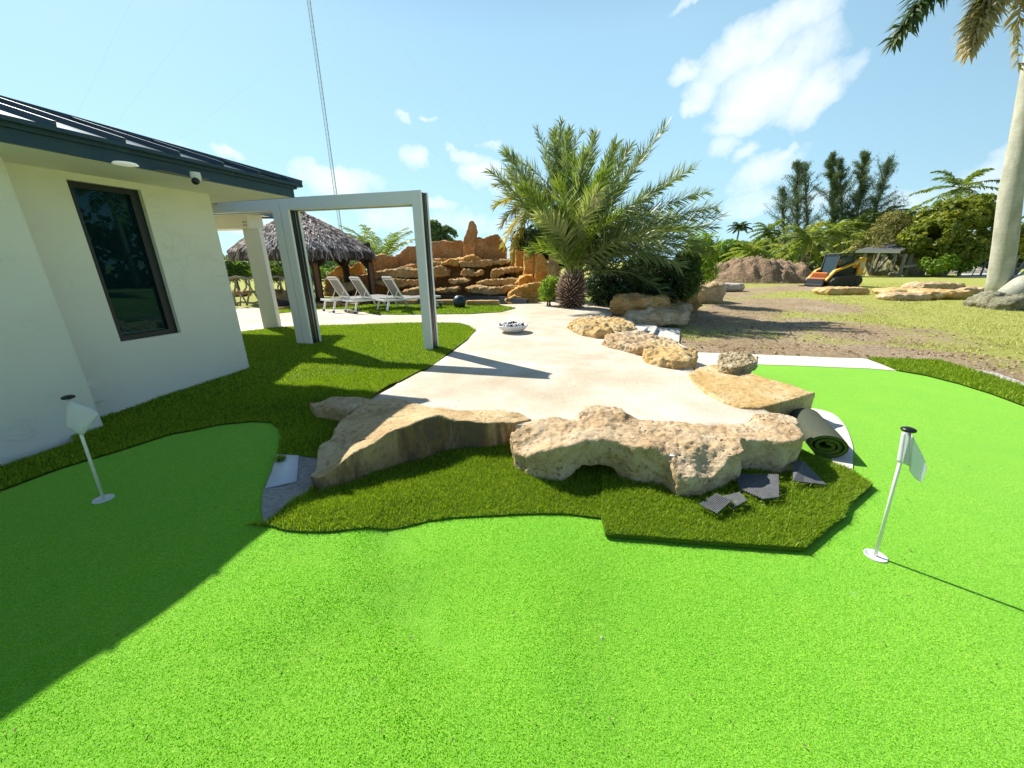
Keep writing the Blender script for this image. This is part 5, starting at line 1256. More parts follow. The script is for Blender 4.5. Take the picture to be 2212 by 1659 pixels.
def copy_tree(o, parent=None):
    c = o.copy(); COL.objects.link(c); c.parent = parent
    for ch in list(o.children): copy_tree(ch, c)
    return c
lg = make_lounger(); base = None
for i, (ul, vl, ur, vr, lb) in enumerate([(692,674,724,674,'white-framed sun lounger with grey mesh back, leftmost of the three'), (739,675,770,676.5,'white-framed sun lounger with grey mesh back, middle of the three'), (807,674,840,675,'white-framed sun lounger with grey mesh back, nearest the white frame post')]):
    o = lg if i == 0 else copy_tree(lg)
    pl, pr_ = gz(ul, vl, .305), gz(ur, vr, .305); c = (pl + pr_)/2; an = R([50, 47, 44][i])
    o.location = (c.x, c.y, .305); o.rotation_euler = (0, 0, an); o['label'] = lb

# ------------------------------------------------------------------ bowl, ball speaker, uplight
bc = gz(1107, 717, .307); R_ = .30
t = emp('fire_bowl', 'white scalloped bowl filled with black and white stones on the patio', 'bowl', tuple(bc))
mb = MB(); mb.lathe([(.10, 0), (.17, .012), (.25, .06), (.30, .115), (.315, .15), (.29, .155), (.26, .12), (.12, .10), (.001, .10)], tuple(bc), 64, lobes=24, amp=.05); mb.build('bowl', 'white_plastic', t, smooth=True)
for mt, nm, cnt in (('black_plastic', 'dark_stones', 36), ('white_plastic', 'white_stones', 40)):
    mb = MB()
    for k in range(cnt):
        r_ = .27*math.sqrt(rng.uniform(0, 1)); a = rng.uniform(0, 6.28); bm = bmesh.new(); bmesh.ops.create_icosphere(bm, subdivisions=1, radius=rng.uniform(.022, .036))
        c = Vector((bc.x + r_*math.cos(a), bc.y + r_*math.sin(a), bc.z + .155 + rng.uniform(-.02, .02))); mb.add([v.co + c for v in bm.verts], [tuple(v.index for v in f.verts) for f in bm.faces]); bm.free()
    mb.build(nm, mt, t, smooth=True, kind='stuff')
m, nt, b, o = nt_new('speaker_green'); b.inputs['Base Color'].default_value = (.012, .035, .045, 1); b.inputs['Roughness'].default_value = .4
sp = gz(993, 664, .32); t = emp('ball_speaker', 'dark green-black dome speaker standing on the grass strip by the pool', 'speaker', tuple(sp))
mb = MB(); mb.lathe([(.17, 0), (.185, .03), (.19, .13)], tuple(sp), 28, cap=False); mb.build('base', 'black_plastic', t, smooth=True)
mb = MB(); mb.lathe([(.19, .13), (.21, .135), (.215, .17), (.20, .26), (.15, .34), (.08, .385), (.001, .395)], tuple(sp), 28); mb.build('dome', 'speaker_green', t, smooth=True)
ulp = gz(953, 663.5, .32); t = emp('uplight', 'small grey garden spotlight on the grass strip, left of the dome speaker', 'garden light', tuple(ulp))
mb = MB(); mb.tube([ulp, ulp + Vector((0, 0, .10))], .03, 10); mb.build('stake', 'black_plastic', t); mb = MB(); mb.tube([ulp + Vector((0, 0, .09)), ulp + Vector((0, 0, .20))], [.075, .095], 16); mb.build('lamp_head', 'steel_grey', t, smooth=True)

# ------------------------------------------------------------------ driftwood railing and stuff at the left
simple('driftwood', (.36, .31, .25), .9, c2=(.24, .20, .16), scale=7, bs=.6, bscale=20, bd=.02)
r0, r1 = gz(470, 664, .3), gz(648, 656, .3); rl = emp('driftwood_railing', 'grey driftwood railing of crooked branches seen between column and frames', 'railing', tuple(r0))
mb = MB(); pts = []
for k in range(15): p = r0.lerp(r1, k/14); pts.append(p + Vector((0, 0, .98 + .03*math.sin(k*1.9))))
mb.tube(pts, .045, 8); mb.build('top_rail', 'driftwood', rl, smooth=True)
mb = MB(); mb.tube([p - Vector((0, 0, .86)) for p in pts], .035, 8); mb.build('bottom_rail', 'driftwood', rl, smooth=True)
for k in range(19):
    f = (k + .5)/19; p = r0.lerp(r1, f); d = (r1 - r0).normalized(); a = rng.uniform(-.22, .22); b_ = rng.uniform(-.2, .2)
    mb = MB(); mb.tube([p + d*a + Vector((0, 0, .02)), p + d*(a*.3 + b_*.4) + Vector((0, 0, .35)), p - d*a*.4 + Vector((0, .03, .65)), p - d*b_ + Vector((0, 0, .99))], [.035, .028, .03, .028], 7); mb.build('branch', 'driftwood', rl, smooth=True)
px_rock('rock', 583, 622, 650, 665, .3, 'log_dark', 80, 'dark wet-looking rock at the foot of the driftwood railing', .4, group=None)
for i, (u0, u1, v0, v1, lb) in enumerate([(500,534,628,640,'tan rock behind the railing, left of the white column'),(582,612,628,648,'orange-tan rock behind the railing, right of the white column'),(606,640,632,650,'brown rock behind the railing beside the frame post')]):
    px_rock('rock', u0, u1, v0, v1, .3, 'rock_ledge', 82 + i, lb, .8, group='rocks behind the driftwood railing')
shrub('cycad', 'bright green spiky shrub beyond the railing, right of the column', 'shrub', [(560,640,566,604)], 22, 2200, .8, 'mid_leaf', .1, 1.5, drop=-.3, tone=.6)
shrub('cycad', 'green spiky shrub beyond the railing, left of the column', 'shrub', [(478,535,560,604)], 22, 1500, .8, 'mid_leaf', .1, 1.5, drop=-.3, tone=.5)
shrub('hedge_bush', 'bright green bush seen through the open side of the thatched hut', 'shrub', [(700,760,575,620),(640,700,570,615)], 22.5, 1800, .4, 'mid_leaf', .25, 1.2, tone=.6)
# ------------------------------------------------------------------ radio mast
simple('mast_hazed', (.42, .50, .54), .5, c2=(.36, .44, .48))  # distance haze put into the colour as a pale blue-grey
simple('cable', (.45, .50, .54), .5)
mp_ = at(737, 500, 120.); mx, my = mp_.x, 120.
mast = emp('radio_mast', 'very tall thin guyed lattice mast rising far behind the hut', 'mast', (mx, my, 0))
rm = .46; Hm = 118; cor = [Vector((mx + rm*math.cos(a), my + rm*math.sin(a), 0)) for a in (R(90), R(210), R(330))]
mb = MB()
for c in cor: mb.tube([c, c + Vector((0, 0, Hm))], .07, 6)
k = 0; z = 0
while z < Hm - 1.2:
    for i in range(3):
        a, b_ = cor[i], cor[(i+1) % 3]
        mb.beam(a + Vector((0, 0, z)), b_ + Vector((0, 0, z + 1.2)), .035, .035); mb.beam(a + Vector((0, 0, z)), b_ + Vector((0, 0, z)), .035, .035)
    z += 1.2
mb.build('lattice', 'mast_hazed', mast)
for z in (30, 58, 86, 114):
    for i, a in enumerate((R(90), R(210), R(330))):
        mb = MB(); e = Vector((mx + math.cos(a)*70, my + math.sin(a)*70, .2)); mb.tube([(mx, my, z), e], .006, 4); mb.build('guy_wire', 'cable', mast)

# ------------------------------------------------------------------ soil and sand heaps
def heap(name, u0, u1, vb, vt, mat, seed, label, cat, depth, lump=.5, rough=.12, skew=0):
    a, b_ = gz(u0, vb), gz(u1, vb); Yc = a.y + depth*.45; l = at(u0, vb, Yc); r = at(u1, vb, Yc); Ht = at((u0+u1)/2, vt, Yc).z
    cx, w = (l.x + r.x)/2, (r.x - l.x)/2; n = 110; m_ = 70
    gx, gy = np.meshgrid(np.linspace(-1.15, 1.15, n), np.linspace(-1.15, 1.15, m_)); x = gx.ravel(); y = gy.ravel()
    e = np.sqrt(x*x + y*y); base = np.clip(1 - e, 0, 1)
    z = np.array([Ht*(min(1, bb*1.9)**.8)*(1 + lump*noise.fractal(Vector((px*1.9, py*1.5, seed)), .9, 2, 3)) + (rough*Ht*noise.hetero_terrain(Vector((px*7 + .6*noise.noise(Vector((px*5, py*5, 1))), py*4, seed + 3)), .7, 2.1, 6, .6)*.8 if bb > 0 else 0)*min(1, bb*5) for px, py, bb in zip(x.tolist(), y.tolist(), base.tolist())])
    z = np.where(base <= 0, -.05, np.maximum(z, -.05)); X_ = cx + x*w; Y_ = Yc + y*depth/2
    i = (np.arange(m_-1)[:, None]*n + np.arange(n-1)[None, :]).ravel()
    me = np_mesh(name, np.stack([X_, Y_, z + .0], 1), Q=np.stack([i, i+1, i+n+1, i+n], 1))
    return link_mesh(name, me, mat, smooth=True, label=label, cat=cat)
simple('soil', (.19, .12, .065), .98, c2=(.37, .26, .16), scale=3.2, bs=1, bscale=7, bd=.16)
simple('sand_grassy', (.38, .36, .16), .98, c2=(.26, .26, .10), scale=2.5, bs=1, bscale=9, bd=.06)
simple('sand_pale', (.62, .57, .48), .98, c2=(.45, .40, .32), scale=3, bs=1, bscale=9, bd=.06)
heap('soil_heap', 1505, 1752, 614, 571, 'soil', 4, 'long brown heap of dug soil in the yard', 'soil heap', 7, .35, .20)
heap('soil_heap', 1690, 1768, 606, 596, 'sand_grassy', 7, 'low tail of grassy spoil between the soil heap and the loader', 'soil heap', 3, .5, .3)
heap('sand_heap', 1838, 1950, 596, 564, 'sand_grassy', 9, 'rounded grass-flecked sand heap behind the loader', 'sand heap', 6, .2, .08)
heap('rubble_bank', 1925, 2140, 593, 579, 'sand_pale', 12, 'pale low bank of sand and rubble in front of the shed', 'rubble bank', 5, .6, .2)
dl = at(2140, 591, 38); 
mb = MB(); p = [gz(u, v, .03) for u, v in [(2080,590),(2330,588),(2330,600),(2060,597)]]; mb.add(p + [q - Vector((0,0,.05)) for q in p], [(0,1,2,3)[::-1], (0,1,5,4),(1,2,6,5),(2,3,7,6)]); mb.build('road', 'road_pale', kind='structure')
# clods in the yard
def clodpts(n, px):
    mb = MB()
    for k in range(n):
        u, v = px[0] + rng.uniform(0, 1)*(px[1]-px[0]), px[2] + rng.uniform(0, 1)*(px[3]-px[2]); p = gz(u, v, 0)
        if dirt_w(np.array([p.x]), np.array([p.y]))[0] < .2: continue
        r = rng.uniform(.008, .028); bm = bmesh.new(); bmesh.ops.create_icosphere(bm, subdivisions=1, radius=r)
        mb.add([Vector((q.co.x*rng.uniform(.8,1.5), q.co.y*rng.uniform(.8,1.5), q.co.z*.6)) + Vector((p.x, p.y, r*.2)) for q in bm.verts], [tuple(q.index for q in f.verts) for f in bm.faces]); bm.free()
    return mb
clodpts(1300, (1470, 2300, 640, 800)).build('clods', 'soil', kind='stuff', label='clods and crumbs of dry soil scattered over the yard', cat='soil')
# dry straw over the bare soil
def smask(x, y):
    w = dirt_w(x, y); r = np.hypot(x, y); return (w > .25) & (rng.uniform(0, 1, len(x)) < np.clip(7/r, .1, 1)**1.3)
leafmat('straw', (.30, .22, .12), (.50, .40, .25), .1, .9, (.68, .58, .40))
blades('straw', fieldp, 420, .022, .012, 'straw', -.015, mask=smask, lean=4.0, kind='stuff', label='dry straw and thatch strewn on the bare soil', cat='straw')

# ------------------------------------------------------------------ loader
simple('loader_yellow', (.72, .40, .04), .4, c2=(.66, .36, .035), scale=3)
simple('loader_orange', (.78, .22, .03), .45)
simple('rubber_black', (.02, .022, .024), .8, c2=(.05, .045, .04), scale=8)
simple('loader_dark', (.025, .028, .032), .5)
simple('decal_white', (.6, .55, .45), .6)
lp_ = gz(1806, 622, 0); ldr = emp('skid_loader', 'yellow and black tracked skid loader with an orange grille, parked in the yard', 'loader', (lp_.x + .75, lp_.y + 1.3, 0), R(188))
def lb(name, mat, f, parent=None, bevel=.02):
    mb = MB(); f(mb); return mb.build(name, mat, parent or ldr, local=True, bevel=bevel)
# local: +x forward, y left, z up
for s in (1, -1):
    def tr(mb):
        pts = [(-1.15,.0,.42),(-1.0,0,.10),(-.75,0,.02),(.75,0,.02),(1.05,0,.14),(1.18,0,.38),(1.0,0,.60),(.2,0,.78),(-.7,0,.74),(-1.0,0,.66)]
        k = len(mb.v); n = len(pts)
        for yy in (-.22, .22): mb.v += [(p[0], s*.78 + yy, p[2]) for p in pts]
        mb.f.append(tuple(range(n))); mb.f.append(tuple(range(2*n-1, n-1, -1)))
        for i in range(n): mb.f.append((i, i+n, (i+1) % n + n, (i+1) % n))
    t_ = lb('track', 'rubber_black', tr, bevel=.03)
    for x, r in ((-.85, .26), (.88, .22), (-.35, .13), (0, .13), (.38, .13)):
        mb = MB(); mb.tube([(x, s*1.0, .40 if r > .2 else .2), (x, s*1.015, .40 if r > .2 else .2)], r, 16); mb.build('wheel', 'loader_dark', t_, local=True)
lb('chassis', 'loader_dark', lambda mb: (mb.box((-.05, 0, .62), (2.1, 1.1, .6)), mb.box((-.85, 0, 1.0), (.7, 1.05, .5))))
lb('engine_hood', 'loader_yellow', lambda mb: mb.box((-1.0, 0, 1.32), (.75, 1.15, .22), taper=.85))
def cabf(mb):
    for x in (-.62, .42):
        for y in (-.5, .5): mb.beam((x + (.18 if x > 0 else 0), y, .85), (x, y, 2.02), .09, .09, up=(1, 0, 0))
    mb.box((-.1, 0, 2.07), (1.25, 1.15, .10)); mb.box((-.1, 0, .95), (1.1, 1.05, .2))
lb('cab', 'loader_dark', cabf)
m, nt, b, o = nt_new('cab_glass'); b.inputs['Base Color'].default_value = (.03, .05, .055, 1); b.inputs['Roughness'].default_value = .05
lb('windscreen', 'cab_glass', lambda mb: mb.beam((.56, 0, .92), (.43, 0, 2.0), .95, .02, up=(1, 0, 0)), bevel=0)
for s in (1, -1): lb('side_window', 'cab_glass', lambda mb: mb.box((-.1, s*.51, 1.5), (.95, .02, .95)), bevel=0)
for s in (1, -1):
    lb('lift_arm', 'loader_yellow', lambda mb: (mb.beam((-1.15, s*.66, 1.72), (.75, s*.66, 1.02), .13, .24, up=(0, 1, 0)) , mb.beam((.72, s*.66, 1.06), (1.28, s*.66, .42), .13, .20, up=(0, 1, 0))))
    lb('rear_tower', 'loader_yellow', lambda mb: mb.beam((-1.12, s*.66, .75), (-1.15, s*.66, 1.85), .14, .42, up=(1, 0, 0)))
    lb('ram', 'loader_dark', lambda mb: mb.beam((-.6, s*.66, 1.0), (.45, s*.66, .98), .06, .07, up=(0, 1, 0)))
    lb('decal', 'decal_white', lambda mb: mb.box((-1.15, s*.74, 1.38), (.30, .012, .4)), bevel=0)
def grl(mb):
    mb.box((1.16, 0, .90), (.05, 1.15, .07)); mb.box((1.26, 0, .56), (.05, 1.2, .07))
    for y in np.linspace(-.55, .55, 13): mb.beam((1.16, y, .9), (1.26, y, .56), .035, .04, up=(1, 0, 0))
lb('grille', 'loader_orange', grl)
lb('coupler', 'loader_dark', lambda mb: (mb.box((1.32, 0, .36), (.12, 1.25, .36)), mb.box((1.38, 0, .12), (.16, 1.3, .14))))
lb('fork', 'loader_dark', lambda mb: mb.box((1.75, .35, .07), (.8, .12, .05))); lb('fork', 'loader_dark', lambda mb: mb.box((1.75, -.35, .07), (.8, .12, .05)))
# slabs on the grass
GSL = 'flat rock slabs lying on the grass'
def slab(u0, u1, v0, v1, mat, seed, label, depth=1.2, z=0, amp=.13):
    px_rock('rock_slab', u0, u1, v0, v1, z, mat, seed, label, depth, amp, .8, .55, group=GSL, freq=2.6)
slab(1767, 1862, 621, 638, 'rock_yellow', 90, 'ochre slab lying on the grass right in front of the loader', 1.2)
slab(1905, 1998, 634, 651, 'rock_pale', 91, 'near pale slab of the pile, its thick broken edge facing us', 1.0)
slab(1902, 1985, 623, 639, 'rock_yellow', 92, 'orange-topped slab behind the near pale one', 1.4, .12)
slab(1975, 2078, 627, 647, 'rock_yellow', 93, 'long ochre slab at the right of the pile, pointed end', 1.3, .05)
slab(1965, 2064, 611, 630, 'rock_pale', 94, 'pale wedge slab at the back of the pile', 1.3, .15)
slab(2055, 2128, 621, 638, 'rock_pale', 95, 'pale rounded slab between the pile and the tall palm trunk', 1.0)
px_rock('rock', 1922, 1938, 589, 596, 0, 'rock_grey', 96, 'small stone at the foot of the sand heap', .4, group=None)

# ------------------------------------------------------------------ shed
simple('old_wood', (.30, .30, .28), .9, c2=(.18, .18, .17), scale=5, bs=.4)
simple('tar_roof', (.09, .09, .095), .8, c2=(.14, .14, .145), scale=2)
simple('old_white', (.62, .62, .60), .7)
s0_ = gz(1893, 594, 0); Ys = 42.; 
def sp_(u, v, Y=Ys): return at(u, v, Y)
shed = emp('open_shed', 'weathered open timber shed with a dark sloping roof, full of stored boards', 'shed', (sp_(1930, 590).x, Ys, 0))
A1, A2, A3, A4 = sp_(1847, 545, 41), sp_(1943, 546, 40), sp_(1966, 526, 46), sp_(1912, 524, 47)
A5, A6 = sp_(2012, 538, 46), sp_(1990, 552, 42)
mb = MB(); up_ = Vector((0, 0, .14))
mb.add([A1, A2, sp_(1990, 525, 43), A4] + [p + up_ for p in (A1, A2, sp_(1990, 525, 43), A4)], [(0,3,2,1),(4,5,6,7),(0,1,5,4),(1,2,6,5),(2,3,7,6),(3,0,4,7)]); 
pk = sp_(1990, 525, 43); pr_ = sp_(2030, 545, 43.5); mb.add([pk, pr_, pr_ + Vector((0, 4, .1)), A4 + Vector((3, 1, 0))] + [q + up_ for q in (pk, pr_, pr_ + Vector((0, 4, .1)), A4 + Vector((3, 1, 0)))], [(0,3,2,1),(4,5,6,7),(0,1,5,4),(1,2,6,5),(2,3,7,6),(3,0,4,7)])
mb.build('roof', 'tar_roof', shed)
mb = MB(); mb.beam(A1 + Vector((0, -.04, .07)), A2 + Vector((0, -.04, .07)), .05, .22); mb.build('fascia', 'old_white', shed)
for u, vt, vb, Y in [(1858,548,590,41),(1944,548,590,40.3),(1957,546,594,41),(1987,536,596,42.5),(2014,545,597,42),(1925,545,590,45)]:
    t, b0 = sp_(u, vt, Y), sp_(u, vb, Y); mb = MB(); mb.beam((b0.x, Y, -.05), (b0.x, Y, t.z), .2, .2); mb.build('post', 'old_wood', shed)
mb = MB(); a, b_ = sp_(1945, 552, 41), sp_(2016, 548, 42.3); mb.beam(a, b_, .15, .22); mb.build('tie_beam', 'old_wood', shed)
mb = MB(); l, r = sp_(1880, 562, 46), sp_(2010, 562, 46); mb.box(((l.x+r.x)/2, 46.2, 1.0), (r.x-l.x, .15, 2.1)); mb.build('back_wall', 'old_wood', shed)
for k in range(9):
    u = 1975 + k*6; p = gz(u, 594, 0); mb = MB(); mb.beam((p.x, p.y + 2, 0), (p.x - .25, p.y + 2.6, 1.0), .16, .05); mb.build('board', 'old_white' if k % 2 else 'old_wood', label='pale board leaning in front of the shed, one of the slanted row', cat='board', group='boards leaning by the shed')
for k in range(5):
    u = 1885 + k*12; p = sp_(u, 565, 41.6); mb = MB(); mb.beam((p.x, 41.6, .5), (p.x + (k % 2)*.5, 41.6, 2.2), .08, .08); mb.build('frame', 'old_white', shed)
mb = MB(); p = sp_(1965, 575, 41); mb.beam((p.x - .8, 41, 1.0), (p.x + 2.6, 41, 1.25), .5, .25); mb.build('stored_plank', 'sand_pale', shed)

# ------------------------------------------------------------------ fences
simple('galv', (.34, .37, .36), .5, metal=.3)
simple('post_green', (.36, .40, .22), .9, c2=(.24, .28, .14), scale=4)
m, nt, b, o = nt_new('chain_mesh'); b.inputs['Base Color'].default_value = (.32, .35, .33, 1)
fn = emp('chain_link_fence', 'low grey chain-link fence behind the soil heap and loader', 'fence', tuple(gz(1700, 598, 0)))
fp = [gz(u, v, 0) for u, v in [(1560,598),(1640,600),(1720,601),(1800,602),(1850,601)]]
fp = [Vector((p.x*48/p.y, 48 - i*.8, 0)) for i, p in enumerate(fp)]
mb = MB(); mbm = MB()
for a, b_ in zip(fp[:-1], fp[1:]):
    d = b_ - a; n = int(d.length/.16)
    for k in range(n):
        p = a + d*k/n; q = a + d*min(1, (k + 7)/n); 
        mbm.beam(p + Vector((0, 0, .05)), q + Vector((0, 0, 1.35)), .012, .012); mbm.beam(q + Vector((0, .01, .05)), p + Vector((0, .01, 1.35)), .012, .012)
    mb.tube([a + Vector((0, 0, 1.38)), b_ + Vector((0, 0, 1.38))], .03, 6)
mb.build('top_rail', 'galv', fn); mbm.build('mesh', 'chain_mesh', fn)
for a, b_ in zip(fp[:-1], fp[1:]):
    for f in (0, .5): p = a.lerp(b_, f); mb = MB(); mb.tube([p, p + Vector((0, 0, 1.45))], .04, 6); mb.build('post', 'galv', fn)
for i, (u, vt, vb, w, lean, mt, lb_) in enumerate([(2072,560,592,.30,.06,'post_green','thick mossy green timber post left of the tall palm trunk'),(2118,566,594,.16,.1,'old_wood','thin grey post close beside the tall palm trunk'),(2177,552,590,.34,.35,'post_green','thick mossy leaning post, right of the palm trunk'),(2194,543,591,.12,.6,'galv','thin leaning metal post, farthest right of the yard'),
     (1740,520,600,.07,.0,'bark_brown','slim dark pole standing behind the soil heap'),(2100,575,593,.08,.2,'galv','short thin metal stake between two timber posts')]):
    p = gz(u, vb, 0); p = Vector((p.x*40/p.y, 40, 0)); t = at(u, vt, 40); mb = MB(); mb.tube([p, (p.x + lean, 40, t.z)], w/2, 9); mb.build('fence_post', mt, label=lb_, cat='post', smooth=True)
mb = MB(); a, b_ = at(2140, 572, 41), at(2330, 566, 41); mb.tube([a, b_], .04, 6); mb.tube([a - Vector((0, 0, .5)), b_ - Vector((0, 0, .5))], .04, 6); mb.build('rail_fence', 'old_wood', label='weathered double rail running off beyond the palm trunk', cat='rail')

# ------------------------------------------------------------------ palms and trees beyond the yard
GT = 'coconut palms beyond the yard'
def coco(u, vc, Y, radpx, label, mat='coconut_leaf', tone=.4, nf=23, zb=0, leaf=.75, lw=.17, e1=-45, group=GT, name='coconut_palm', n=30, tr=.16, lean=.3, droop=.6):
    c = at(u, vc, Y); rad = (at(u + radpx, vc, Y) - c).length
    t = emp(name, label, 'palm tree', (c.x - lean, Y, zb), group=group)
    A = palm_crown(tuple(c), rad*1.25, nf, tone, leaf*rad/3, lw, n, 72, e1, droop)
    link_mesh('crown', A.mesh('crown'), mat, t)
    if c.z - zb > .5: trunk_tube('trunk', [(c.x - lean, Y, zb), (c.x - lean*.6, Y, zb + (c.z-zb)*.4), (c.x, Y, c.z - .05)], [tr*1.3, tr, tr*.8], 'trunk_grey', t, 8)
    return t
coco(1598, 490, 75, 19, 'small distant palm on the skyline, slim trunk against the sky', 'far_leaf', .3, group=None, name='royal_palm', e1=-20, leaf=.9, lw=.2)
for args in [
 (1625,543,43,46,'short coconut palm in front of the left part of the fence','coconut_leaf_bright',.45),
 (1747,512,45,52,'coconut palm with drooping fronds just right of the slim dark pole','coconut_leaf',.55),
 (1663,500,56,40,'grey-green coconut palm behind the short one at the left','coconut_leaf',.35),
 (1700,545,50,40,'low bright palm between the short palm and the dark pole','coconut_leaf_bright',.55),
 (1800,500,52,44,'coconut palm above the loader cab, left of two','coconut_leaf_bright',.25),
 (1845,485,58,46,'coconut palm above and right of the loader','coconut_leaf',.5),
 (1905,470,60,44,'dense coconut palm crown behind the brownish tree','coconut_leaf',.45),
 (1955,470,58,42,'coconut palm crown between the brownish tree and the broad-leaved tree','coconut_leaf',.5),
 (1868,520,48,42,'pale drooping palm right behind the shed roof','coconut_leaf',.75),
 (1775,555,47,30,'low banana-like palm behind the loader','coconut_leaf_bright',.4),
 (1590,560,60,30,'low palm at the far left end of the tree line','coconut_leaf',.6)]:
    coco(*args)
coco(2073, 405, 46, 66, 'tall coconut palm rising over the broad-leaved tree', 'coconut_leaf', .35, 15, e1=-25, droop=.5, group=None, tr=.2)
mb = MB(); c = at(2072, 412, 45.7)
A = Acc()
for k in range(60): p = np.array(c) + rng.normal(0, .12, 3); d = nrm(np.array([rng.uniform(-.5, .5), 0, -1])); A.add(np.array([p - [.03, 0, 0], p + [.03, 0, 0], p + d*1.0]), np.array([(0, 1, 2)]), None, rng.uniform(.3, 1, 3))
link_mesh('flower_spathe', A.mesh('sp'), 'date_leaf_dry', [o for o in scene.objects if o.get('label', '').startswith('tall coconut palm rising')][0])

def tree(name, label, blobs_px, Y, n, size, mat, trunk_px=None, group=None, asp=.55, thr=-.1, tone=.45, nf=.6, drop=0, limbs=4, shell=.5, tmat='trunk_grey'):
    bl = []
    for i, (u0, u1, v0, v1) in enumerate(blobs_px):
        Yi = Y + (i % 3 - 1)*1.0; a = at((u0+u1)/2, (v0+v1)/2, Yi); l = at(u0, (v0+v1)/2, Yi); r = at(u1, (v0+v1)/2, Yi); tt = at((u0+u1)/2, v0, Yi)
        bl.append((tuple(a), ((r.x-l.x)/2, (r.x-l.x)*.42, tt.z - a.z)))
    c = np.mean([q[0] for q in bl], 0)
    t = emp(name, label, 'tree', (c[0], Y, h1(c[0], Y)), group=group)
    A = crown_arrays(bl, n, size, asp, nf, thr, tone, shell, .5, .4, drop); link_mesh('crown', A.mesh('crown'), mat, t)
    mb = MB()
    for q, rr in bl[:limbs+2]:
        mb.tube([(c[0], Y, h1(c[0], Y) - .1), (c[0]*.7 + q[0]*.3, Y, q[2]*.4), (q[0], q[1], q[2])], [.22, .15, .05], 7)
    mb.build('trunk', tmat, t)
    return t
tree('seagrape_tree', 'big broad-leaved tree with yellow-green outer leaves behind the mossy post', [(1955,2060,470,560),(1990,2110,430,520),(2040,2150,450,560),(2000,2120,510,580),(2060,2150,420,480),(1950,2010,500,550)], 42, 15000, .42, 'seagrape_leaf', asp=.7, thr=-.12, tone=.35, nf=.8, shell=.6)
tree('small_tree', 'bright green young tree in front of the broad-leaved tree, beside the mossy post', [(1995,2060,545,592),(2040,2110,535,590),(2010,2080,530,565)], 40, 3800, .36, 'bright_leaf', asp=.5, tone=.2)
tree('olive_tree', 'thin brownish-green tree with pale branches above the shed roof', [(1850,1920,490,560),(1890,1960,455,530),(1930,1985,480,545),(1840,1890,525,570)], 44, 6500, .26, 'olive_leaf', thr=-.02, tone=.4, shell=.3)
tree('small_tree', 'yellow-green tree partly hidden behind the tall palm trunk at the far right', [(2170,2260,455,520),(2165,2230,500,560),(2200,2300,470,560)], 41, 6000, .38, 'seagrape_leaf', tone=.7, asp=.6)
tree('small_tree', 'rounded light green tree at the left end of the yard, thin pale trunk', [(1545,1600,515,560),(1530,1575,530,570),(1580,1625,520,560)], 55, 3500, .4, 'bright_leaf', tone=.15)
tree('small_tree', 'dark blue-green tree standing behind the rock wall, left of the spire', [(912,958,476,525),(940,988,488,535),(900,940,495,535),(915,985,505,550)], 34, 5200, .34, 'far_leaf', asp=.5, tone=.45, thr=-.15)
coco(826, 566, 25, 88, 'coconut palm with upright fronds behind the rock wall, seen through the frame', 'coconut_leaf', .35, 12, zb=.3, e1=38, droop=.12, group=None, leaf=.8, lw=.05, n=44, lean=0)
coco(770, 530, 27, 30, 'small orange-yellow palm beside the coconut palm, behind the hut', 'palm_yellow', .6, 13, zb=.3, e1=10, droop=.3, group=None, lw=.06, n=30, lean=0)
coco(745, 600, 21.5, 26, 'yellow palm glimpsed under the hut roof', 'palm_yellow', .75, 12, zb=.3, e1=0, droop=.5, group=None, lw=.06, n=24, lean=0)

# feathery pines
def casuarina(label, u0, v0, u1, v1, wpx, Y, n, mat, tone, seed):
    b0, tp = at(u0, v0, Y), at(u1, v1, Y); w = (at(u0 + wpx*1.5, v0, Y) - b0).length
    t = emp('casuarina_tree', label, 'tree', (b0.x - (tp.x - b0.x)*.4, Y, 0), group='feathery casuarina trees on the skyline')
    root = Vector((b0.x - (tp.x-b0.x)*.4, Y, 0)); A = Acc(); mb = MB(); mb.tube([root, b0, b0.lerp(tp, .6), tp], [.3, .2, .1, .03], 7)
    ax_ = tp - b0; nbk = 60
    for k in range(nbk):
        f = k/nbk; o = b0.lerp(tp, f*.97); az = rng.uniform(0, 6.28); r = w*(1.15*(1.0 - f)**.8)*rng.uniform(.15, 1.35)**1.2 + .10; el = R(rng.uniform(30, 70))
        e = o + Vector((math.cos(az)*r, math.sin(az)*r, r*math.tan(el)*.75)); mb.tube([o, o.lerp(e, .5), e], [.05, .03, .012], 5)
        m_ = int(n*1.25/nbk); s = rng.uniform(.1, 1.08, m_); P = np.array(o)[None] + (np.array(e) - np.array(o))[None]*s[:, None] + rng.normal(0, .09 + .03*w, (m_, 3))
        d = nrm(rng.normal(0, .55, (m_, 3)) + np.array([0, 0, .15]) + np.array(e - o)[None]/max(.1, (e-o).length)*.6); Ls = rng.uniform(.18, .42, m_)[:, None]
        s_ = nrm(np.cross(d, rng.normal(0, 1, (m_, 3))))*.028
        V = np.stack([P - s_, P + s_, P + d*Ls], 1).reshape(-1, 3); i = np.arange(m_)*3
        A.add(V, np.stack([i, i+1, i+2], 1), None, np.repeat(np.clip(tone + rng.normal(0, .2, m_), 0, 1), 3))
    link_mesh('crown', A.mesh('crown'), mat, t); mb.build('trunk', 'bark_brown', t)
casuarina('leftmost feathery casuarina, twin-tipped and blue-grey', 1722, 520, 1722, 345, 24, 60, 7500, 'casuarina_leaf', .6, 1)
casuarina('slim feathery casuarina touching the leftmost one', 1745, 520, 1738, 349, 18, 61, 4500, 'casuarina_leaf', .6, 2)
casuarina('dense upright casuarina, second clump from the left', 1800, 520, 1795, 330, 26, 60, 13000, 'casuarina_leaf_light', .35, 3)
casuarina('thin casuarina between the dense upright one and the leaning one', 1822, 520, 1812, 340, 22, 61, 7500, 'casuarina_leaf', .5, 4)
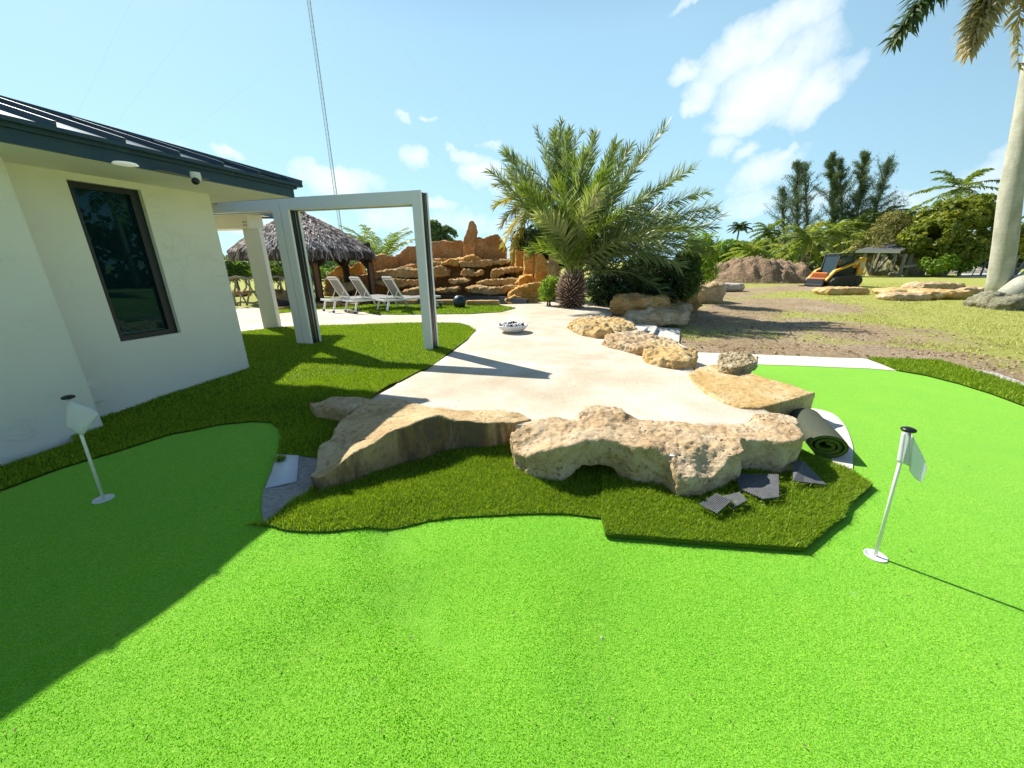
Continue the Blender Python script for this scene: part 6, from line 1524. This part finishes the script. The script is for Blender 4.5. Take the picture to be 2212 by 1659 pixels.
casuarina('tall dense casuarina leaning slightly right, the highest', 1846, 520, 1868, 323, 24, 60, 13000, 'casuarina_leaf_light', .4, 5)
casuarina('open-branched casuarina leaning far right', 1872, 520, 1925, 342, 28, 60, 7500, 'casuarina_leaf', .4, 6)
casuarina('low bushy casuarina spreading left of the clump', 1695, 520, 1688, 405, 26, 62, 4000, 'casuarina_leaf', .5, 7)
# far wood: one mass reading as woodland
bl = []
for k in range(46):
    u = 1500 + k*18 + rng.uniform(-8, 8); Yk = 75 + rng.uniform(-6, 12); vt = 540 - 26*math.exp(-((u-1880)/190)**2)*2.6 + rng.uniform(-8, 8)
    a = at(u, 575, Yk); t_ = at(u, vt, Yk); bl.append(((a.x, Yk, (t_.z)*.5), (3.2, 3, t_.z*.55)))
for k in range(22):
    u = 455 + k*24; Yk = 70 + rng.uniform(-5, 10); a = at(u, 575, Yk); t_ = at(u, 556 + rng.uniform(-6, 6), Yk); bl.append(((a.x, Yk, t_.z*.5), (4, 3, max(1.0, t_.z*.6))))
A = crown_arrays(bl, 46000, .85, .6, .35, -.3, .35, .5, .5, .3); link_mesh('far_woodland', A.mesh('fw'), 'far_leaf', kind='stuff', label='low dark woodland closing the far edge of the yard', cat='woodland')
bl = []
for k in range(30):
    u = 1560 + k*14; Yk = 50 + rng.uniform(-1, 2); t_ = at(u, 572 + rng.uniform(-6, 4), Yk); a = at(u, 590, Yk); bl.append(((a.x, Yk, t_.z*.45), (1.0, .8, t_.z*.6)))
A = crown_arrays(bl, 9000, .45, .35, .7, -.25, .4, .3, .5, .3, -.4); link_mesh('undergrowth', A.mesh('ug'), 'mid_leaf', kind='stuff', label='leafy undergrowth along the back of the fence', cat='undergrowth')

# ------------------------------------------------------------------ the tall palm at the right
m, nt, b, o = nt_new('royal_bark'); co = coords(nt, (1, 1, 1))
c = ramp(nt, noise_n(nt, coords(nt, (2, 2, .8)), 2.0, 6, .6), [(.3, (.34, .34, .26)), (.55, (.46, .46, .37)), (.72, (.58, .57, .48))])
wv = N(nt, 'ShaderNodeTexWave', wave_type='BANDS', bands_direction='Z'); wv.inputs['Scale'].default_value = 1.7; wv.inputs['Distortion'].default_value = 3.5; wv.inputs['Detail'].default_value = 4; L(nt, co, wv.inputs[0])
c = mixc(nt, ramp(nt, wv.outputs['Fac'], [(.0, .22), (.12, 0.0)]), c, (.30, .28, .20))
c = mixc(nt, ramp(nt, noise_n(nt, co, 14, 5, .8), [(.62, 0.0), (.7, .7)]), c, (.14, .14, .09))
L(nt, c, b.inputs['Base Color']); b.inputs['Roughness'].default_value = .85; bump(nt, b, noise_n(nt, coords(nt, (1, 1, 3)), 14, 5, .7), .5, .03)
rb = gz(2153, 655, 0); Yr = rb.y; tr_ = emp('royal_palm', 'tall smooth pale palm trunk with drooping fronds at the right edge', 'palm tree', (rb.x, Yr, 0))
def tc_(u, v, Y): return at(u, v, Y)
pts = [tc_(2155, 650, Yr), tc_(2160, 600, Yr), tc_(2172, 520, Yr), tc_(2183, 420, Yr + .2), tc_(2204, 300, Yr + .5), tc_(2222, 180, Yr + .8), tc_(2232, 110, Yr + 1.0), tc_(2237, 60, Yr + 1.1)]
trunk_tube('trunk', pts, [.40, .33, .325, .31, .275, .24, .20, .18], 'royal_bark', tr_, 24)
simple('crownshaft', (.30, .24, .14), .7, c2=(.42, .34, .20), scale=6, stretch=(1,1,.3))
cs0, cs1 = pts[-1], tc_(2245, -10, Yr + 1.2); mb = MB(); mb.tube([cs0 - Vector((0,0,.1)), cs0.lerp(cs1, .3), cs1], [.20, .27, .13], 16); mb.build('crownshaft', 'crownshaft', tr_, smooth=True)
Kr = cs1
def rfrond(tipuv, dY, ctrl, mat, tone, n=90, ll=.75):
    tip = at(tipuv[0], tipuv[1], Yr + dY); P1 = at(ctrl[0], ctrl[1], Yr + (dY + 1.2)/2); A = Acc()
    A.add(*frond_arrays(tuple(Kr), tuple(P1), tuple(tip), n=n, ll=ll, lw=.085, s0=.12, ang0=70, ang1=30, vup=-.1, droop=.7, rw=.05, tone=tone, tvar=.4, jit=.3, plume=.45)); link_mesh('frond', A.mesh('frond'), mat, tr_)
rfrond((1930, 92), -.5, (2080, -190), 'palm_dark', .45, 260, 1.0)
rfrond((2095, 112), -.6, (2150, -120), 'date_leaf_dry', .1, 260, .95)
rfrond((2088, 105), -.2, (2160, -140), 'palm_dark', .6, 150, .8)
rfrond((2200, 150), .3, (2190, -60), 'date_leaf_dry', .1, 60, .5)
rfrond((2330, 110), -.6, (2330, -150), 'date_leaf_dry', .3, 90, .7)
for tu, tv, dy, cu, cv in [(2000,-190,.5,2120,-230),(2110,-300,2.5,2180,-250),(2420,-60,1.2,2350,-230),(2520,30,0,2400,-220),(2300,-330,3,2270,-250),(2260,-200,-3.5,2255,-260)]:
    rfrond((tu, tv), dy, (cu, cv), 'palm_dark', .5, 80)
rockmat('root_bark', (.13, .125, .08), (.22, .21, .14), (.32, .31, .21), dark=.8, pit=1, sc=1.2)
q = gz(2152, 668, 0); blob_rock('root_mass', (q.x + .12, q.y + .38, .12), (1.0, .95, .85), 'root_bark', seed=5, amp=.10, sharp=.4, boxy=.35, parent=tr_)
t2 = emp('leaning_palm', 'second pale trunk rising low to the right out of a mossy root clump', 'palm tree', tuple(gz(2195, 668, 0)))
a, b_ = gz(2178, 655, .1), at(2300, 545, Yr - .4); mb = MB(); mb.tube([a + Vector((0, .2, 0)), a.lerp(b_, .4) + Vector((0, .1, .1)), b_, at(2480, 380, Yr - .8)], [.40, .34, .30, .28], 20); mb.build('trunk', 'royal_bark', t2, smooth=True)
q = gz(2215, 672, 0); blob_rock('root_mass', (q.x + .1, q.y + .35, .10), (1.6, .9, .75), 'root_bark', seed=8, amp=.12, sharp=.4, boxy=.3, parent=t2)

# the yard goes on to the right: what the house window mirrors
def plainpalm(x, y, z, label):
    t = emp('coconut_palm', label, 'palm tree', (x, y, 0), group='palms beyond the right edge of the yard')
    A = palm_crown((x, y, z), 3.6, 18, .4, .85, .16, 22, 70, -40, .6); link_mesh('crown', A.mesh('crown'), 'coconut_leaf', t)
    trunk_tube('trunk', [(x - .4, y, 0), (x - .2, y, z*.5), (x, y, z)], [.22, .17, .14], 'trunk_grey', t, 8)
for i, (x, y, z) in enumerate([(33, 12, 8), (30, 17, 6), (36, 3, 9.5), (31, -4, 6)]): plainpalm(x, y, z, ['coconut palm right of the yard, mirrored in the house window', 'shorter palm right of the yard', 'tallest palm right of the yard', 'low palm far right of the yard'][i])
A = crown_arrays([((38 + rng.uniform(-3, 3), y, 2.2), (2.6, 2.6, 3.0 + rng.uniform(-.8, 1.6))) for y in range(-16, 28, 3)], 9000, .8, .6, .35, -.25, .35, .5, .5, .3)
link_mesh('far_woodland', A.mesh('fw2'), 'far_leaf', kind='stuff', label='dark woodland beyond the right side of the yard', cat='woodland')

# bits of leaf and rubber crumb blown over the greens
mb = MB()
for k in range(170):
    u, v = rng.uniform(0, 2212), 880 + 760*rng.uniform(0, 1)**1.4; p = G(u, v)
    if not inpoly(np.array([p.x]), np.array([p.y]), gp)[0]: continue
    a = rng.uniform(0, 6.28); l = rng.uniform(.003, .011); q = Vector((math.cos(a), math.sin(a), .2))*l; s_ = Vector((-math.sin(a), math.cos(a), 0))*l*.3; z = Vector((0, 0, .024))
    mb.add([p + z - q, p + z - s_, p + z + q, p + z + s_ + Vector((0, 0, .002))], [(0, 1, 2, 3)])
mb.build('leaf_litter', 'bark_brown', kind='stuff', label='tiny dry leaf bits blown over the putting green', cat='litter')
